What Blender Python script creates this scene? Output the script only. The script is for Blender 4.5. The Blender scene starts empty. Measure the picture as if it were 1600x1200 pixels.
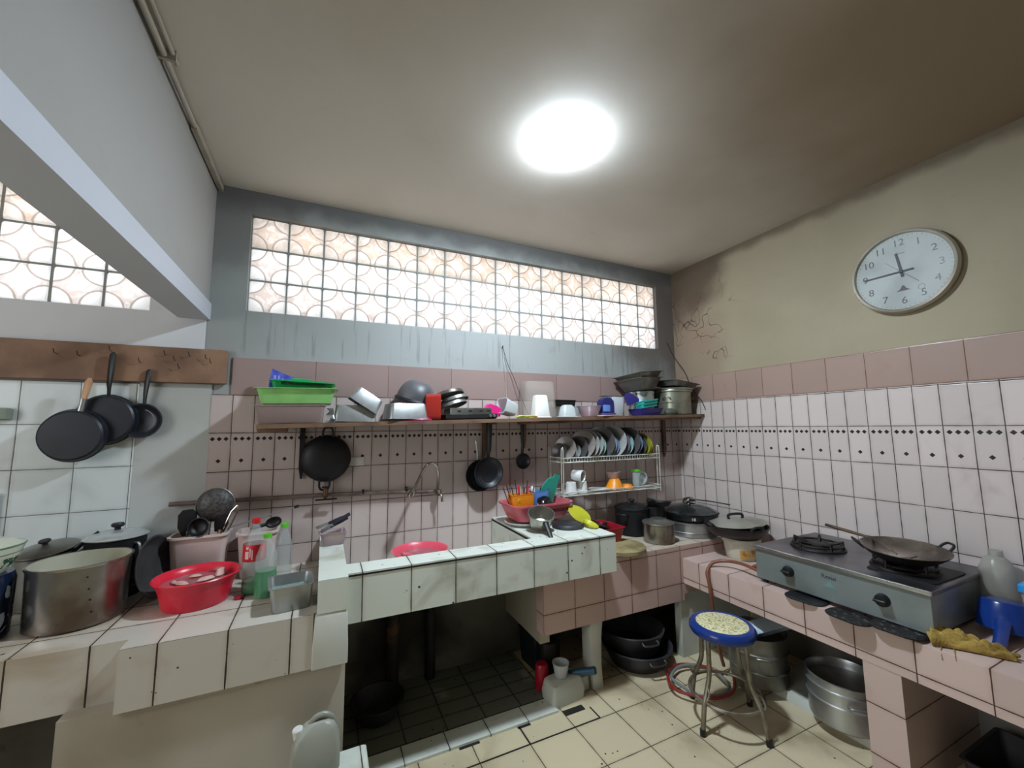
import bpy, math, random
from mathutils import Matrix, Vector, Euler
random.seed(7)
PI = math.pi
col = bpy.context.scene.collection
sc = bpy.context.scene

# ------------------------------------------------------------------ camera
F_PX = 631.0
cd = bpy.data.cameras.new('camera'); cam = bpy.data.objects.new('camera', cd); col.objects.link(cam)
cd.sensor_width = 36.0; cd.lens = 36.0 * F_PX / 1600.0; cd.clip_start = 0.02; cd.clip_end = 100
yaw, pitch, roll = 0.43435, 0.10613, -0.01039
fw = Vector((math.sin(yaw)*math.cos(pitch), math.cos(yaw)*math.cos(pitch), math.sin(pitch)))
rt = Vector((math.cos(yaw), -math.sin(yaw), 0)); up = rt.cross(fw)
r2 = rt*math.cos(roll) + up*math.sin(roll); u2 = -rt*math.sin(roll) + up*math.cos(roll)
mw = Matrix.Identity(4)
for i in range(3):
    mw[i][0] = r2[i]; mw[i][1] = u2[i]; mw[i][2] = -fw[i]
mw[2][3] = 1.48
cam.matrix_world = mw
sc.camera = cam

# ------------------------------------------------------------------ colour management, world
sc.view_settings.view_transform = 'Standard'; sc.view_settings.look = 'None'
sc.view_settings.exposure = 0.0; sc.view_settings.gamma = 1.0; sc.view_settings.use_curve_mapping = False
W = bpy.data.worlds.new('sky'); sc.world = W; W.use_nodes = True
bg = W.node_tree.nodes['Background']
bg.inputs[0].default_value = (0.95, 0.97, 1.0, 1); bg.inputs[1].default_value = 5.0
BULB = 930.0

# ------------------------------------------------------------------ materials
def srgb(h):
    h = h.lstrip('#'); v = [int(h[i:i+2], 16)/255 for i in (0, 2, 4)]
    return tuple((x/12.92 if x <= .04045 else ((x+.055)/1.055)**2.4) for x in v) + (1,)

class NT:
    def __init__(s, name):
        s.m = bpy.data.materials.new(name); s.m.use_nodes = True
        s.t = s.m.node_tree; s.n = s.t.nodes; s.n.clear()
        s.out = s.n.new('ShaderNodeOutputMaterial')
    def link(s, a, b): s.t.links.new(a, b)
    def _in(s, sock, v):
        if hasattr(v, 'is_linked') or hasattr(v, 'node'): s.link(v, sock)
        else: sock.default_value = v
    def math(s, op, a, b=0.0, c=None, clamp=False):
        n = s.n.new('ShaderNodeMath'); n.operation = op; n.use_clamp = clamp
        s._in(n.inputs[0], a); s._in(n.inputs[1], b)
        if c is not None: s._in(n.inputs[2], c)
        return n.outputs[0]
    def mix(s, f, a, b):
        n = s.n.new('ShaderNodeMix'); n.data_type = 'RGBA'
        s._in(n.inputs[0], f); s._in(n.inputs[6], a); s._in(n.inputs[7], b); return n.outputs[2]
    def fmix(s, f, a, b): return s.math('ADD', s.math('MULTIPLY', a, s.math('SUBTRACT', 1.0, f)), s.math('MULTIPLY', b, f))
    def pos(s):
        g = s.n.new('ShaderNodeNewGeometry'); x = s.n.new('ShaderNodeSeparateXYZ'); s.link(g.outputs['Position'], x.inputs[0])
        return g, x.outputs
    def obj(s): return s.n.new('ShaderNodeTexCoord').outputs['Object']
    def noise(s, scale, detail=3, vec=None, dist=0.0, rough=.5):
        n = s.n.new('ShaderNodeTexNoise'); n.inputs['Scale'].default_value = scale; n.inputs['Detail'].default_value = detail
        n.inputs['Distortion'].default_value = dist; n.inputs['Roughness'].default_value = rough
        if vec is not None: s.link(vec, n.inputs['Vector'])
        return n.outputs[0]
    def step(s, v, lo, hi):
        n = s.n.new('ShaderNodeMapRange'); n.inputs[1].default_value = lo; n.inputs[2].default_value = hi; n.interpolation_type = 'SMOOTHSTEP'
        s._in(n.inputs[0], v); return n.outputs[0]
    def bump(s, h, strength=.2, dist=.01):
        b = s.n.new('ShaderNodeBump'); b.inputs['Strength'].default_value = strength; b.inputs['Distance'].default_value = dist
        s.link(h, b.inputs['Height']); return b.outputs[0]
    def bsdf(s, color, rough=.5, metal=0.0, normal=None, **kw):
        b = s.n.new('ShaderNodeBsdfPrincipled')
        s._in(b.inputs['Base Color'], color); s._in(b.inputs['Roughness'], rough); s._in(b.inputs['Metallic'], metal)
        if normal is not None: s.link(normal, b.inputs['Normal'])
        for k, v in kw.items(): s._in(b.inputs[k.replace('_', ' ')], v)
        s.link(b.outputs[0], s.out.inputs[0]); return b

def pm(name, color, rough=.5, metal=0.0, c2=None, scale=8, lo=.4, hi=.7, bump=0.0, bscale=60, rvar=.1, **kw):
    """a plain surface with a second tone (dirt or wear) laid over it in noisy patches"""
    t = NT(name); o = t.obj(); n = t.noise(scale, 4, o)
    f = t.step(n, lo, hi)
    c = t.mix(f, srgb(color), srgb(c2) if c2 else tuple(x*.82 for x in srgb(color)[:3])+(1,))
    r = t.math('ADD', t.math('MULTIPLY', n, rvar*2), rough-rvar)
    nb = t.bump(t.noise(bscale, 3, o), bump) if bump else None
    t.bsdf(c, r, metal, nb, **kw)
    return t.m

def plastic_clear(name, color, fac=.5, rough=.2):
    t = NT(name); o = t.obj(); n = t.noise(6, 3, o)
    b = t.bsdf(t.mix(n, srgb(color), tuple(x*.8 for x in srgb(color)[:3])+(1,)), rough)
    tr = t.n.new('ShaderNodeBsdfTransparent'); tr.inputs[0].default_value = (.96, .97, .97, 1)
    mx = t.n.new('ShaderNodeMixShader'); mx.inputs[0].default_value = fac
    t.link(tr.outputs[0], mx.inputs[1]); t.link(b.outputs[0], mx.inputs[2]); t.link(mx.outputs[0], t.out.inputs[0])
    return t.m

def frac_tile(t, x, off, pitch):
    q = t.math('DIVIDE', t.math('SUBTRACT', x, off), pitch)
    return t.math('FRACT', q), t.math('FLOOR', q)

def tile_mat(name, color, off, pitch, grout='#4a4038', gw=.004, diamonds=None, var=.05, dirt='#7d7364', dlo=.55, dhi=.85, rough=.32, dscale=3.0, spots=False):
    """ceramic tiles: the joints follow world x, y, z, whichever two the face lies in; pitch 0 means no joint that way"""
    t = NT(name); g, p = t.pos()
    ns = t.n.new('ShaderNodeSeparateXYZ'); t.link(g.outputs['True Normal'], ns.inputs[0])
    isx = t.math('GREATER_THAN', t.math('ABSOLUTE', ns.outputs[0]), .6)
    isz = t.math('GREATER_THAN', t.math('ABSOLUTE', ns.outputs[2]), .6)
    wob = t.math('MULTIPLY', t.math('SUBTRACT', t.noise(2.5, 2, g.outputs['Position']), .5), .006)
    ds = []; ids = []
    fr = []
    for i in range(3):
        if pitch[i]:
            f, k = frac_tile(t, t.math('ADD', p[i], wob), off[i], pitch[i])
            d = t.math('MULTIPLY', t.math('SUBTRACT', .5, t.math('ABSOLUTE', t.math('SUBTRACT', f, .5))), pitch[i])
        else:
            f = None; k = t.math('ADD', 0.0, 0.0); d = t.math('ADD', 1.0, 0.0)
        ds.append(d); ids.append(k); fr.append(f)
    du = t.fmix(isx, ds[0], ds[1]); dv = t.fmix(isz, ds[2], ds[1])
    # on x faces u is y, v is z; on z faces u is x, v is y; on y faces u is x, v is z
    iu = t.fmix(isx, ids[0], ids[1]); iv = t.fmix(isz, ids[2], ids[1])
    d = t.math('MINIMUM', du, dv)
    gn = t.noise(14, 3, g.outputs['Position'])
    w = t.math('MULTIPLY', t.math('ADD', .35, gn), gw*.5*1.2)
    gm = t.math('LESS_THAN', d, w)
    cmb = t.n.new('ShaderNodeCombineXYZ'); t.link(iu, cmb.inputs[0]); t.link(iv, cmb.inputs[1])
    wn = t.n.new('ShaderNodeTexWhiteNoise'); wn.noise_dimensions = '3D'; t.link(cmb.outputs[0], wn.inputs[0])
    base = srgb(color)
    c = t.mix(t.math('MULTIPLY', wn.outputs[0], 1.0), tuple(x*(1-var*2) for x in base[:3])+(1,), tuple(min(1, x*(1+var)) for x in base[:3])+(1,))
    dm = t.step(t.noise(dscale, 6, g.outputs['Position'], .6), dlo, dhi)
    c = t.mix(t.math('MULTIPLY', dm, .7), c, srgb(dirt))
    near = t.math('MULTIPLY', t.math('SUBTRACT', 1.0, t.step(d, 0.0, .02)), t.math('MULTIPLY', gn, .45))
    c = t.mix(near, c, srgb(dirt))
    if spots:
        vo = t.n.new('ShaderNodeTexVoronoi'); vo.inputs['Scale'].default_value = 26; t.link(g.outputs['Position'], vo.inputs['Vector'])
        sp = t.math('LESS_THAN', vo.outputs[0], t.math('MULTIPLY', t.step(t.noise(6, 2, g.outputs['Position']), .44, .66), .15))
        c = t.mix(sp, c, srgb('#2c2820'))
    if diamonds:
        z0, z1, px_, ax = diamonds
        f = fr[ax]; a = t.math('MULTIPLY', t.math('ABSOLUTE', t.math('SUBTRACT', f, .5)), px_)
        a3 = t.math('MINIMUM', a, t.math('ABSOLUTE', t.math('SUBTRACT', a, .0295)))
        vt = t.math('ABSOLUTE', t.math('SUBTRACT', p[2], z1-.031)); vb = t.math('ABSOLUTE', t.math('SUBTRACT', p[2], z1-.146))
        m1 = t.math('LESS_THAN', t.math('ADD', a3, vt), .0118); m2 = t.math('LESS_THAN', t.math('ADD', a, vb), .0115)
        dmk = t.math('MAXIMUM', m1, m2)
        c = t.mix(dmk, c, srgb('#1b1618'))
    c = t.mix(gm, c, srgb(grout))
    r = t.math('ADD', t.math('MULTIPLY', t.math('MAXIMUM', gm, t.math('MULTIPLY', dm, .5)), .5), rough)
    nb = t.bump(t.math('MINIMUM', t.math('MULTIPLY', d, 220.0), 1.0), .35, .003)
    t.bsdf(c, r, 0, nb)
    return t.m

def plaster_mat(name, color, dirt, corner=None, streak=None, top=None, rough=.75, amt=.35, cracks=None, ragged=1.1):
    """painted plaster; corner: (centre point, radius, colour) stains, painted shade or light falloff; streak: drip marks below a height"""
    t = NT(name); g, p = t.pos(); P = g.outputs['Position']
    n1 = t.noise(1.3, 6, P, .4); n2 = t.noise(11, 5, P)
    c = t.mix(t.math('MULTIPLY', t.step(n1, .42, .75), amt), srgb(color), srgb(dirt))
    c = t.mix(t.math('MULTIPLY', t.step(n2, .62, .78), amt*.5), c, srgb(dirt))
    for (ctr, rad, cc, a) in (corner or []):
        v = t.n.new('ShaderNodeVectorMath'); v.operation = 'DISTANCE'; t.link(P, v.inputs[0]); v.inputs[1].default_value = ctr
        dd = t.math('ADD', t.math('DIVIDE', v.outputs['Value'], rad), t.math('MULTIPLY', t.math('SUBTRACT', t.noise(3.5 if ragged > .6 else 1.6, 5, P), .5), ragged))
        c = t.mix(t.math('MULTIPLY', t.math('SUBTRACT', 1.0, t.step(dd, .35, 1.0)), a), c, srgb(cc))
    if top:   # sooty band against an edge: (axis, value, width, colour, amount)
        for (ax, val, wd, cc, a) in top:
            q = t.math('ABSOLUTE', t.math('SUBTRACT', p[ax], val))
            q = t.math('ADD', t.math('DIVIDE', q, wd), t.math('MULTIPLY', t.math('SUBTRACT', t.noise(5, 5, P), .5), 1.2))
            c = t.mix(t.math('MULTIPLY', t.math('SUBTRACT', 1.0, t.step(q, .2, 1.0)), a), c, srgb(cc))
    if streak:
        mp = t.n.new('ShaderNodeMapping'); mp.inputs['Scale'].default_value = (26, 26, 1.6); t.link(P, mp.inputs[0])
        s = t.noise(1.0, 4, mp.outputs[0])
        band = t.math('MULTIPLY', t.step(p[2], streak[0], streak[0]+.05), t.math('SUBTRACT', 1.0, t.step(p[2], streak[1]-.05, streak[1]+.02)))
        c = t.mix(t.math('MULTIPLY', t.math('MULTIPLY', t.step(s, .57, .66), band), .5), c, srgb(streak[2]))
    vo = t.n.new('ShaderNodeTexVoronoi'); vo.feature = 'DISTANCE_TO_EDGE'; vo.inputs['Scale'].default_value = 2.3
    dn = t.n.new('ShaderNodeVectorMath'); dn.operation = 'ADD'
    nn = t.n.new('ShaderNodeTexNoise'); nn.inputs['Scale'].default_value = 4; t.link(P, nn.inputs['Vector']); t.link(P, dn.inputs[0]); t.link(nn.outputs[1], dn.inputs[1]); t.link(dn.outputs[0], vo.inputs['Vector'])
    if cracks:
        v = t.n.new('ShaderNodeVectorMath'); v.operation = 'DISTANCE'; t.link(P, v.inputs[0]); v.inputs[1].default_value = cracks[0]
        near = t.math('SUBTRACT', 1.0, t.step(v.outputs['Value'], cracks[1]*.5, cracks[1]))
        cm = t.math('MULTIPLY', t.math('LESS_THAN', vo.outputs[0], .012), t.math('MULTIPLY', near, t.step(t.noise(4, 2, P), .42, .55)))
        c = t.mix(t.math('MULTIPLY', cm, .85), c, srgb('#3b3029'))
    nb = t.bump(t.math('ADD', t.noise(38, 4, P), t.math('MULTIPLY', n1, 2.0)), .07, .004)
    t.bsdf(c, rough, 0, nb)
    return t.m

# ------------------------------------------------------------------ mesh building
class MB:
    def __init__(s): s.v = []; s.f = []
    def add(s, vs, fs, M=None):
        k = len(s.v)
        s.v += [tuple(M @ Vector(v)) if M is not None else tuple(v) for v in vs]
        s.f += [tuple(i+k for i in f) for f in fs]; return s
    def box(s, x0, x1, y0, y1, z0, z1, M=None):
        vs = [(x, y, z) for x in (x0, x1) for y in (y0, y1) for z in (z0, z1)]
        return s.add(vs, [(0,1,3,2),(4,6,7,5),(0,4,5,1),(2,3,7,6),(0,2,6,4),(1,5,7,3)], M)
    def bbox(s, cx, cy, cz, sx, sy, sz, M=None, b=.004):
        """box with chamfered upright and level edges"""
        lv = [(sx/2-b, sy/2-b, cz-sz/2, b), (sx/2, sy/2, cz-sz/2+b, b), (sx/2, sy/2, cz+sz/2-b, b), (sx/2-b, sy/2-b, cz+sz/2, b)]
        T = Matrix.Translation((cx, cy, 0)); T = (M @ T) if M is not None else T
        return s.loft(lv, T, True, True, 2)
    def lathe(s, prof, seg=40, M=None, sx=1, sy=1):
        vs = []; fs = []; idx = []
        for (r, z) in prof:
            if r < 1e-6: idx.append([len(vs)]); vs.append((0, 0, z))
            else:
                idx.append(list(range(len(vs), len(vs)+seg)))
                vs += [(r*sx*math.cos(2*PI*i/seg), r*sy*math.sin(2*PI*i/seg), z) for i in range(seg)]
        for a, b in zip(idx, idx[1:]):
            for i in range(seg):
                j = (i+1) % seg
                if len(a) == 1 and len(b) == 1: continue
                if len(a) == 1: fs.append((a[0], b[j], b[i]))
                elif len(b) == 1: fs.append((a[i], a[j], b[0]))
                else: fs.append((a[i], a[j], b[j], b[i]))
        return s.add(vs, fs, M)
    def loft(s, levels, M=None, cap0=True, cap1=True, cs=4, off=None):
        """rounded rectangles (half x, half y, z, corner radius) joined level to level"""
        vs = []; fs = []; n = 4*(cs+1)
        for li, (hx, hy, z, r) in enumerate(levels):
            r = min(r, hx*.999, hy*.999); ox, oy = (off[li] if off else (0, 0))
            for q, (sx, sy) in enumerate(((1, 1), (-1, 1), (-1, -1), (1, -1))):
                for k in range(cs+1):
                    a = PI/2*(q + k/cs)
                    vs.append((ox+sx*(hx-r)+r*math.cos(a), oy+sy*(hy-r)+r*math.sin(a), z))
        for l in range(len(levels)-1):
            for i in range(n):
                j = (i+1) % n; fs.append((l*n+i, l*n+j, (l+1)*n+j, (l+1)*n+i))
        if cap0: fs.append(tuple(reversed(range(n))))
        if cap1: fs.append(tuple(range((len(levels)-1)*n, len(levels)*n)))
        return s.add(vs, fs, M)
    def tube(s, pts, r, seg=10, M=None, closed=False, caps=True, flat=1.0):
        pts = [Vector(p) for p in pts]; n = len(pts); rs = r if isinstance(r, (list, tuple)) else [r]*n
        vs = []; fs = []; nrm = None
        for i, p in enumerate(pts):
            if closed: d = pts[(i+1) % n]-pts[i-1]
            else: d = pts[min(i+1, n-1)]-pts[max(i-1, 0)]
            d.normalize()
            if nrm is None:
                nrm = d.orthogonal().normalized()
                if abs(d.z) < .9: nrm = (Vector((0, 0, 1))-d*d.z).normalized()
            else:
                nrm = (nrm-d*nrm.dot(d)); nrm = nrm.normalized() if nrm.length > 1e-5 else d.orthogonal().normalized()
            bn = d.cross(nrm)
            for k in range(seg):
                a = 2*PI*k/seg; vs.append(p+nrm*(math.cos(a)*rs[i]*flat)+bn*(math.sin(a)*rs[i]))
        m = n if closed else n-1
        for i in range(m):
            for k in range(seg):
                a = i*seg; b = ((i+1) % n)*seg; k2 = (k+1) % seg
                fs.append((a+k, a+k2, b+k2, b+k))
        if caps and not closed: fs.append(tuple(reversed(range(seg)))); fs.append(tuple(range((n-1)*seg, n*seg)))
        return s.add(vs, fs, M)
    def prism(s, poly, z0, z1, M=None):
        n = len(poly)
        vs = [(x, y, z0) for x, y in poly]+[(x, y, z1) for x, y in poly]
        fs = [tuple(reversed(range(n))), tuple(range(n, 2*n))]+[(i, (i+1) % n, n+(i+1) % n, n+i) for i in range(n)]
        return s.add(vs, fs, M)

def arc(cx, cz, r, a0, a1, n=10, y=0):
    return [(cx+r*math.cos(math.radians(a0+(a1-a0)*i/n)), y, cz+r*math.sin(math.radians(a0+(a1-a0)*i/n))) for i in range(n+1)]

def smooth_path(pts, n=6):
    P = [Vector(p) for p in pts]; out = []
    for i in range(len(P)-1):
        p0 = P[max(i-1, 0)]; p1 = P[i]; p2 = P[i+1]; p3 = P[min(i+2, len(P)-1)]
        for k in range(n):
            t = k/n
            out.append(.5*((2*p1)+(-p0+p2)*t+(2*p0-5*p1+4*p2-p3)*t*t+(-p0+3*p1-3*p2+p3)*t**3))
    out.append(P[-1]); return out

def mk(name, mb, mat, parent=None, ang=35, loc=None, rot=None, **tags):
    me = bpy.data.meshes.new(name); me.from_pydata(mb.v, [], mb.f); me.validate()
    for m in (mat if isinstance(mat, (list, tuple)) else [mat]): me.materials.append(m)
    me.polygons.foreach_set('use_smooth', [True]*len(me.polygons))
    me.set_sharp_from_angle(angle=math.radians(ang)); me.update()
    o = bpy.data.objects.new(name, me); col.objects.link(o)
    if parent is not None: o.parent = parent
    if loc is not None: o.location = loc
    if rot is not None: o.rotation_euler = [math.radians(a) for a in rot]
    for k, v in tags.items(): o[k] = v
    return o

def thing(name, label, cat, loc, rot=(0, 0, 0), group=None):
    o = bpy.data.objects.new(name, None); col.objects.link(o); o.empty_display_size = .05
    o.location = loc; o.rotation_euler = [math.radians(a) for a in rot]; o['label'] = label; o['category'] = cat
    if group: o['group'] = group
    return o

def solo(name, label, cat, mb, mat, loc=(0, 0, 0), rot=(0, 0, 0), group=None, ang=35):
    o = mk(name, mb, mat, None, ang, loc, rot, label=label, category=cat)
    if group: o['group'] = group
    return o

def struct(name, mb, mat, ang=35, parent=None):
    return mk(name, mb, mat, parent, ang, **({'kind': 'structure'} if parent is None else {}))

def dup(root, loc, rot=None, label=None, group=None, scale=None):
    r = root.copy(); col.objects.link(r); r.location = loc
    if rot is not None: r.rotation_euler = [math.radians(a) for a in rot]
    if scale is not None: r.scale = scale
    if label: r['label'] = label
    if group: r['group'] = group
    for ch in list(root.children):
        c = ch.copy(); col.objects.link(c); c.parent = r
        for g in list(ch.children):
            d = g.copy(); col.objects.link(d); d.parent = c
    return r

def text_mb(mb, s, size, M, depth=.0006):
    cu = bpy.data.curves.new('lettering', 'FONT'); cu.body = s; cu.size = size; cu.align_x = 'CENTER'; cu.align_y = 'CENTER'; cu.extrude = depth; cu.resolution_u = 4
    to = bpy.data.objects.new('lettering', cu); col.objects.link(to)
    bpy.context.view_layer.update()
    me = bpy.data.meshes.new_from_object(to.evaluated_get(bpy.context.evaluated_depsgraph_get()))
    mb.add([v.co for v in me.vertices], [tuple(p.vertices) for p in me.polygons], M)
    bpy.data.objects.remove(to); bpy.data.curves.remove(cu); bpy.data.meshes.remove(me)

def R(ax, deg): return Matrix.Rotation(math.radians(deg), 4, ax)
def T(x, y, z): return Matrix.Translation((x, y, z))
# ------------------------------------------------------------------ materials: the room
PIT = .1017
M_wt_back = tile_mat('pink_white_wall_tile', '#bfb0aa', (-.346, 0, 1.057), (PIT, 0, .2035), '#3e3230', .0036, (1.267, 1.464, PIT, 0), dlo=.6, dirt='#8d7468')
M_wt_right = tile_mat('pale_wall_tile', '#cfc2bc', (0, .729, 1.057), (0, PIT, .2035), '#3a312e', .0036, (1.267, 1.464, PIT, 1), dlo=.62, dirt='#97887c')
M_band_back = tile_mat('plain_pink_band_tile', '#957f79', (-.46, 0, 1.669), (.406, 0, .206), '#6a4d46', .0028, dlo=.6, dirt='#96786c')
M_band_right = tile_mat('pink_band_tile', '#a38a7e', (0, 1.025, 1.676), (0, .2, .206), '#5e443c', .0030, dlo=.58, dirt='#96705c')
M_wt_left = tile_mat('white_wall_tile', '#d3dad8', (-.848, 0, 1.108), (.2035, 0, .2025), '#5d605e', .0032, dlo=.5, dirt='#94948a', rough=.3)
M_floor = tile_mat('cream_floor_tile', '#cdbf9e', (1.68, 1.59, 0), (.25, .25, 0), '#4d4434', .0045, dlo=.46, dhi=.72, dirt='#8a7a5c', rough=.3, dscale=2.2, spots=True)
M_floor_in = tile_mat('grimy_shaded_floor_tile', '#b9bba9', (.2, 1.98, 0), (.2, .1, 0), '#2a261e', .005, dlo=.22, dhi=.42, dirt='#12100d', rough=.35, dscale=1.6, spots=True)  # grime laid on extra dark, painting in the shade under the sink
M_sink_tile = tile_mat('white_sink_tile', '#d5dace', (.17, 2.005, .68), (.2035, 0, 0), '#37362f', .0045, dlo=.5, dhi=.75, dirt='#96917c', dscale=5, spots=True)
M_left_tile = tile_mat('white_counter_tile', '#c6c0b4', (-.089, 2.065, .55), (.2035, .205, 0), '#2f2b24', .005, dlo=.48, dhi=.7, dirt='#97805f', dscale=3.4, spots=True)
M_back_top = tile_mat('beige_counter_tile', '#cbbcaa', (1.50, 2.1, 0), (.2035, .2035, 0), '#4a3e34', .004, dlo=.5, dirt='#8f7b64')
M_pink_face = tile_mat('pink_counter_tile', '#c2a69d', (1.11, 0, .465), (.2035, 0, .2035), '#5c4038', .004, dlo=.6, dirt='#9c6f58', dscale=3)
M_right_tile = tile_mat('pink_stove_counter_tile', '#c6aea4', (2.15, .878, .10), (0, .2035, .2), '#4b342d', .0045, dlo=.58, dirt='#94705c', dscale=3)
M_plaster_back = plaster_mat('blue_grey_plaster', '#989b98', '#6c6e6a', corner=[((2.8, 2.6, 2.3), .75, '#5e5148', .8), ((-.55, 2.6, 2.75), .5, '#6d6b68', .7)],
    top=[(2, 2.84, .17, '#5b5957', .85)], streak=(1.87, 2.16, '#6b6e6a'))
M_plaster_right = plaster_mat('stained_cream_plaster', '#a3987f', '#83765f', corner=[((2.8, 2.6, 2.2), .65, '#957c6a', .7), ((2.8, 2.45, 2.75), .5, '#5a4a3c', .85)],
    top=[(2, 2.84, .09, '#5f5140', .8)], rough=.7, cracks=((2.8, 2.45, 2.3), .6))
M_plaster_left = plaster_mat('pale_grey_plaster', '#97948f', '#837f76', top=[(2, 2.84, .10, '#7d766a', .5)], amt=.3)
M_ceiling = plaster_mat('dusty_cream_ceiling_falloff', '#cdc7bd', '#b3a896', corner=[((2.8, 2.6, 2.84), .4, '#9d9080', .5), ((2.4, .0, 2.84), 2.0, '#8a7860', .9), ((-.3, .4, 2.84), 1.3, '#a99b86', .7)], rough=.8, amt=.3, ragged=.4)  # small corner stain; the wide brown patches paint light falling off from the lamp
M_beam = plaster_mat('pale_blue_grey_paint', '#b9bcc3', '#a4a7ac', amt=.2, rough=.55)
M_plaster_base = plaster_mat('dirty_beige_plaster', '#b5ae9e', '#827560', amt=.5, rough=.8)
M_cement_white = plaster_mat('rough_white_cement', '#c6c8bd', '#8d8b78', amt=.6, rough=.85)
M_grime_shade = plaster_mat('grimy_shaded_plaster', '#86847a', '#3a352e', corner=[((.45, 2.6, .3), .42, '#1d1914', .95)], amt=.75, rough=.8)  # grime all over; the dark round patch paints shade below the sink
M_mortar = NT('window_mortar'); _b = M_mortar.n.new('ShaderNodeBsdfTranslucent'); _b.inputs[0].default_value = (.2, .2, .19, 1); _d = M_mortar.n.new('ShaderNodeBsdfDiffuse'); _d.inputs[0].default_value = (.5, .5, .47, 1); _x = M_mortar.n.new('ShaderNodeMixShader'); _x.inputs[0].default_value = .5
M_mortar.link(_b.outputs[0], _x.inputs[1]); M_mortar.link(_d.outputs[0], _x.inputs[2]); M_mortar.link(_x.outputs[0], M_mortar.out.inputs[0]); M_mortar = M_mortar.m
M_groove = pm('black_joint', '#1a1713', .9)

def glass_block_mat(x0, z0, p):
    t = NT('patterned_glass_block'); g, q = t.pos()
    fx, kx = frac_tile(t, q[0], x0, p); fz, kz = frac_tile(t, q[2], z0, p)
    ax = t.math('ABSOLUTE', t.math('SUBTRACT', fx, .5)); az = t.math('ABSOLUTE', t.math('SUBTRACT', fz, .5))
    # distance from the nearest corner of the block, in block widths
    cx = t.math('SUBTRACT', .5, ax); cz = t.math('SUBTRACT', .5, az)
    r = t.math('SQRT', t.math('ADD', t.math('MULTIPLY', cx, cx), t.math('MULTIPLY', cz, cz)))
    ring = t.math('ABSOLUTE', t.math('SUBTRACT', r, .43))
    line = t.math('SUBTRACT', 1.0, t.step(ring, .008, .03))
    star = t.step(r, .42, .46)
    edge = t.math('MINIMUM', cx, cz)
    rimm = t.math('SUBTRACT', 1.0, t.step(edge, .045, .075))
    cmb = t.n.new('ShaderNodeCombineXYZ'); t.link(kx, cmb.inputs[0]); t.link(kz, cmb.inputs[2])
    wn = t.n.new('ShaderNodeTexWhiteNoise'); wn.noise_dimensions = '3D'; t.link(cmb.outputs[0], wn.inputs[0])
    n = t.noise(16, 3, g.outputs['Position'], 1.6)
    # cast glass: the thick star in the middle is rosier and wavier, the corner lenses clearer
    c = t.mix(t.math('MULTIPLY', star, t.step(n, .25, .65)), (.97, .98, .99, 1), srgb('#d2c6c0'))
    topm = t.math('MULTIPLY', t.math('GREATER_THAN', kz, 1.5), t.step(n, .3, .65))  # warm top-row tint paints in light from the buildings outside
    c = t.mix(t.math('MULTIPLY', topm, .6), c, srgb('#dcc6b0'))
    c = t.mix(t.math('MULTIPLY', line, .75), c, srgb('#8f7e70'))
    c = t.mix(t.math('MULTIPLY', rimm, .35), c, srgb('#a9b5ac'))
    c = t.mix(t.math('MULTIPLY', wn.outputs[0], .22), c, srgb('#c9c2bc'))
    nb = t.bump(t.math('ADD', t.math('MULTIPLY', line, 1.0), t.math('MULTIPLY', n, .5)), .5, .01)
    c = t.mix(.06, c, (0, 0, 0, 1))
    tl = t.n.new('ShaderNodeBsdfTranslucent'); t.link(c, tl.inputs[0]); t.link(nb, tl.inputs[1])
    gl = t.n.new('ShaderNodeBsdfGlossy'); gl.inputs['Roughness'].default_value = .35; t.link(nb, gl.inputs['Normal'])
    mx = t.n.new('ShaderNodeMixShader'); mx.inputs[0].default_value = .03
    t.link(tl.outputs[0], mx.inputs[1]); t.link(gl.outputs[0], mx.inputs[2]); t.link(mx.outputs[0], t.out.inputs[0])
    return t.m

# ------------------------------------------------------------------ the room
XR, YB, ZC = 2.80, 2.60, 2.84
XL, YF = -2.6, -2.2
mb = MB(); mb.box(XL-.15, XR+.15, YF-.15, YB+.18, -.2, 0); struct('floor', mb, M_floor)
mb = MB(); mb.box(XL-.15, XR+.15, YF-.15, YB+.18, ZC, ZC+.15); struct('ceiling', mb, M_ceiling)
BP = .1893
W1 = (-.417, -.417+16*BP, 2.138, 2.138+3*.1885); W2 = (-.83-8*.193, -.83, 2.09, 2.09+3*.191)
mb = MB()
mb.box(XL-.15, W2[0], YB, YB+.18, 0, ZC).box(W2[1], W1[0], YB, YB+.18, 0, ZC).box(W1[1], XR+.15, YB, YB+.18, 0, ZC)
for w in (W1, W2): mb.box(w[0], w[1], YB, YB+.18, 0, w[2]); mb.box(w[0], w[1], YB, YB+.18, w[3], ZC)
struct('wall_back', mb, M_plaster_back)
mb = MB(); mb.box(XR, XR+.15, YF-.15, YB, 0, ZC); struct('wall_right', mb, M_plaster_right)
mb = MB(); mb.box(XL-.15, XL, YF-.15, -.2, 0, ZC).box(XL-.15, XL, 1.5, YB, 0, ZC).box(XL-.15, XL, -.2, 1.5, 2.6, ZC).box(XL-.15, XL, -.2, 1.5, 0, 1.0); struct('wall_left', mb, M_plaster_left)  # opening out of view, cut to let fill daylight in
mb = MB(); mb.box(XL, XR, YF-.15, YF, 0, ZC); struct('wall_rear', mb, M_plaster_left)
mb = MB(); mb.box(-.705, -.585, YF, YB, 2.165, ZC); struct('wall_partition', mb, M_plaster_left)
mb = MB(); mb.box(-.712, -.574, YF, YB, 2.066, 2.157).box(-.70, -.588, YF, YB, 2.157, 2.166); struct('trim_1', mb, M_beam)
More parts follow.
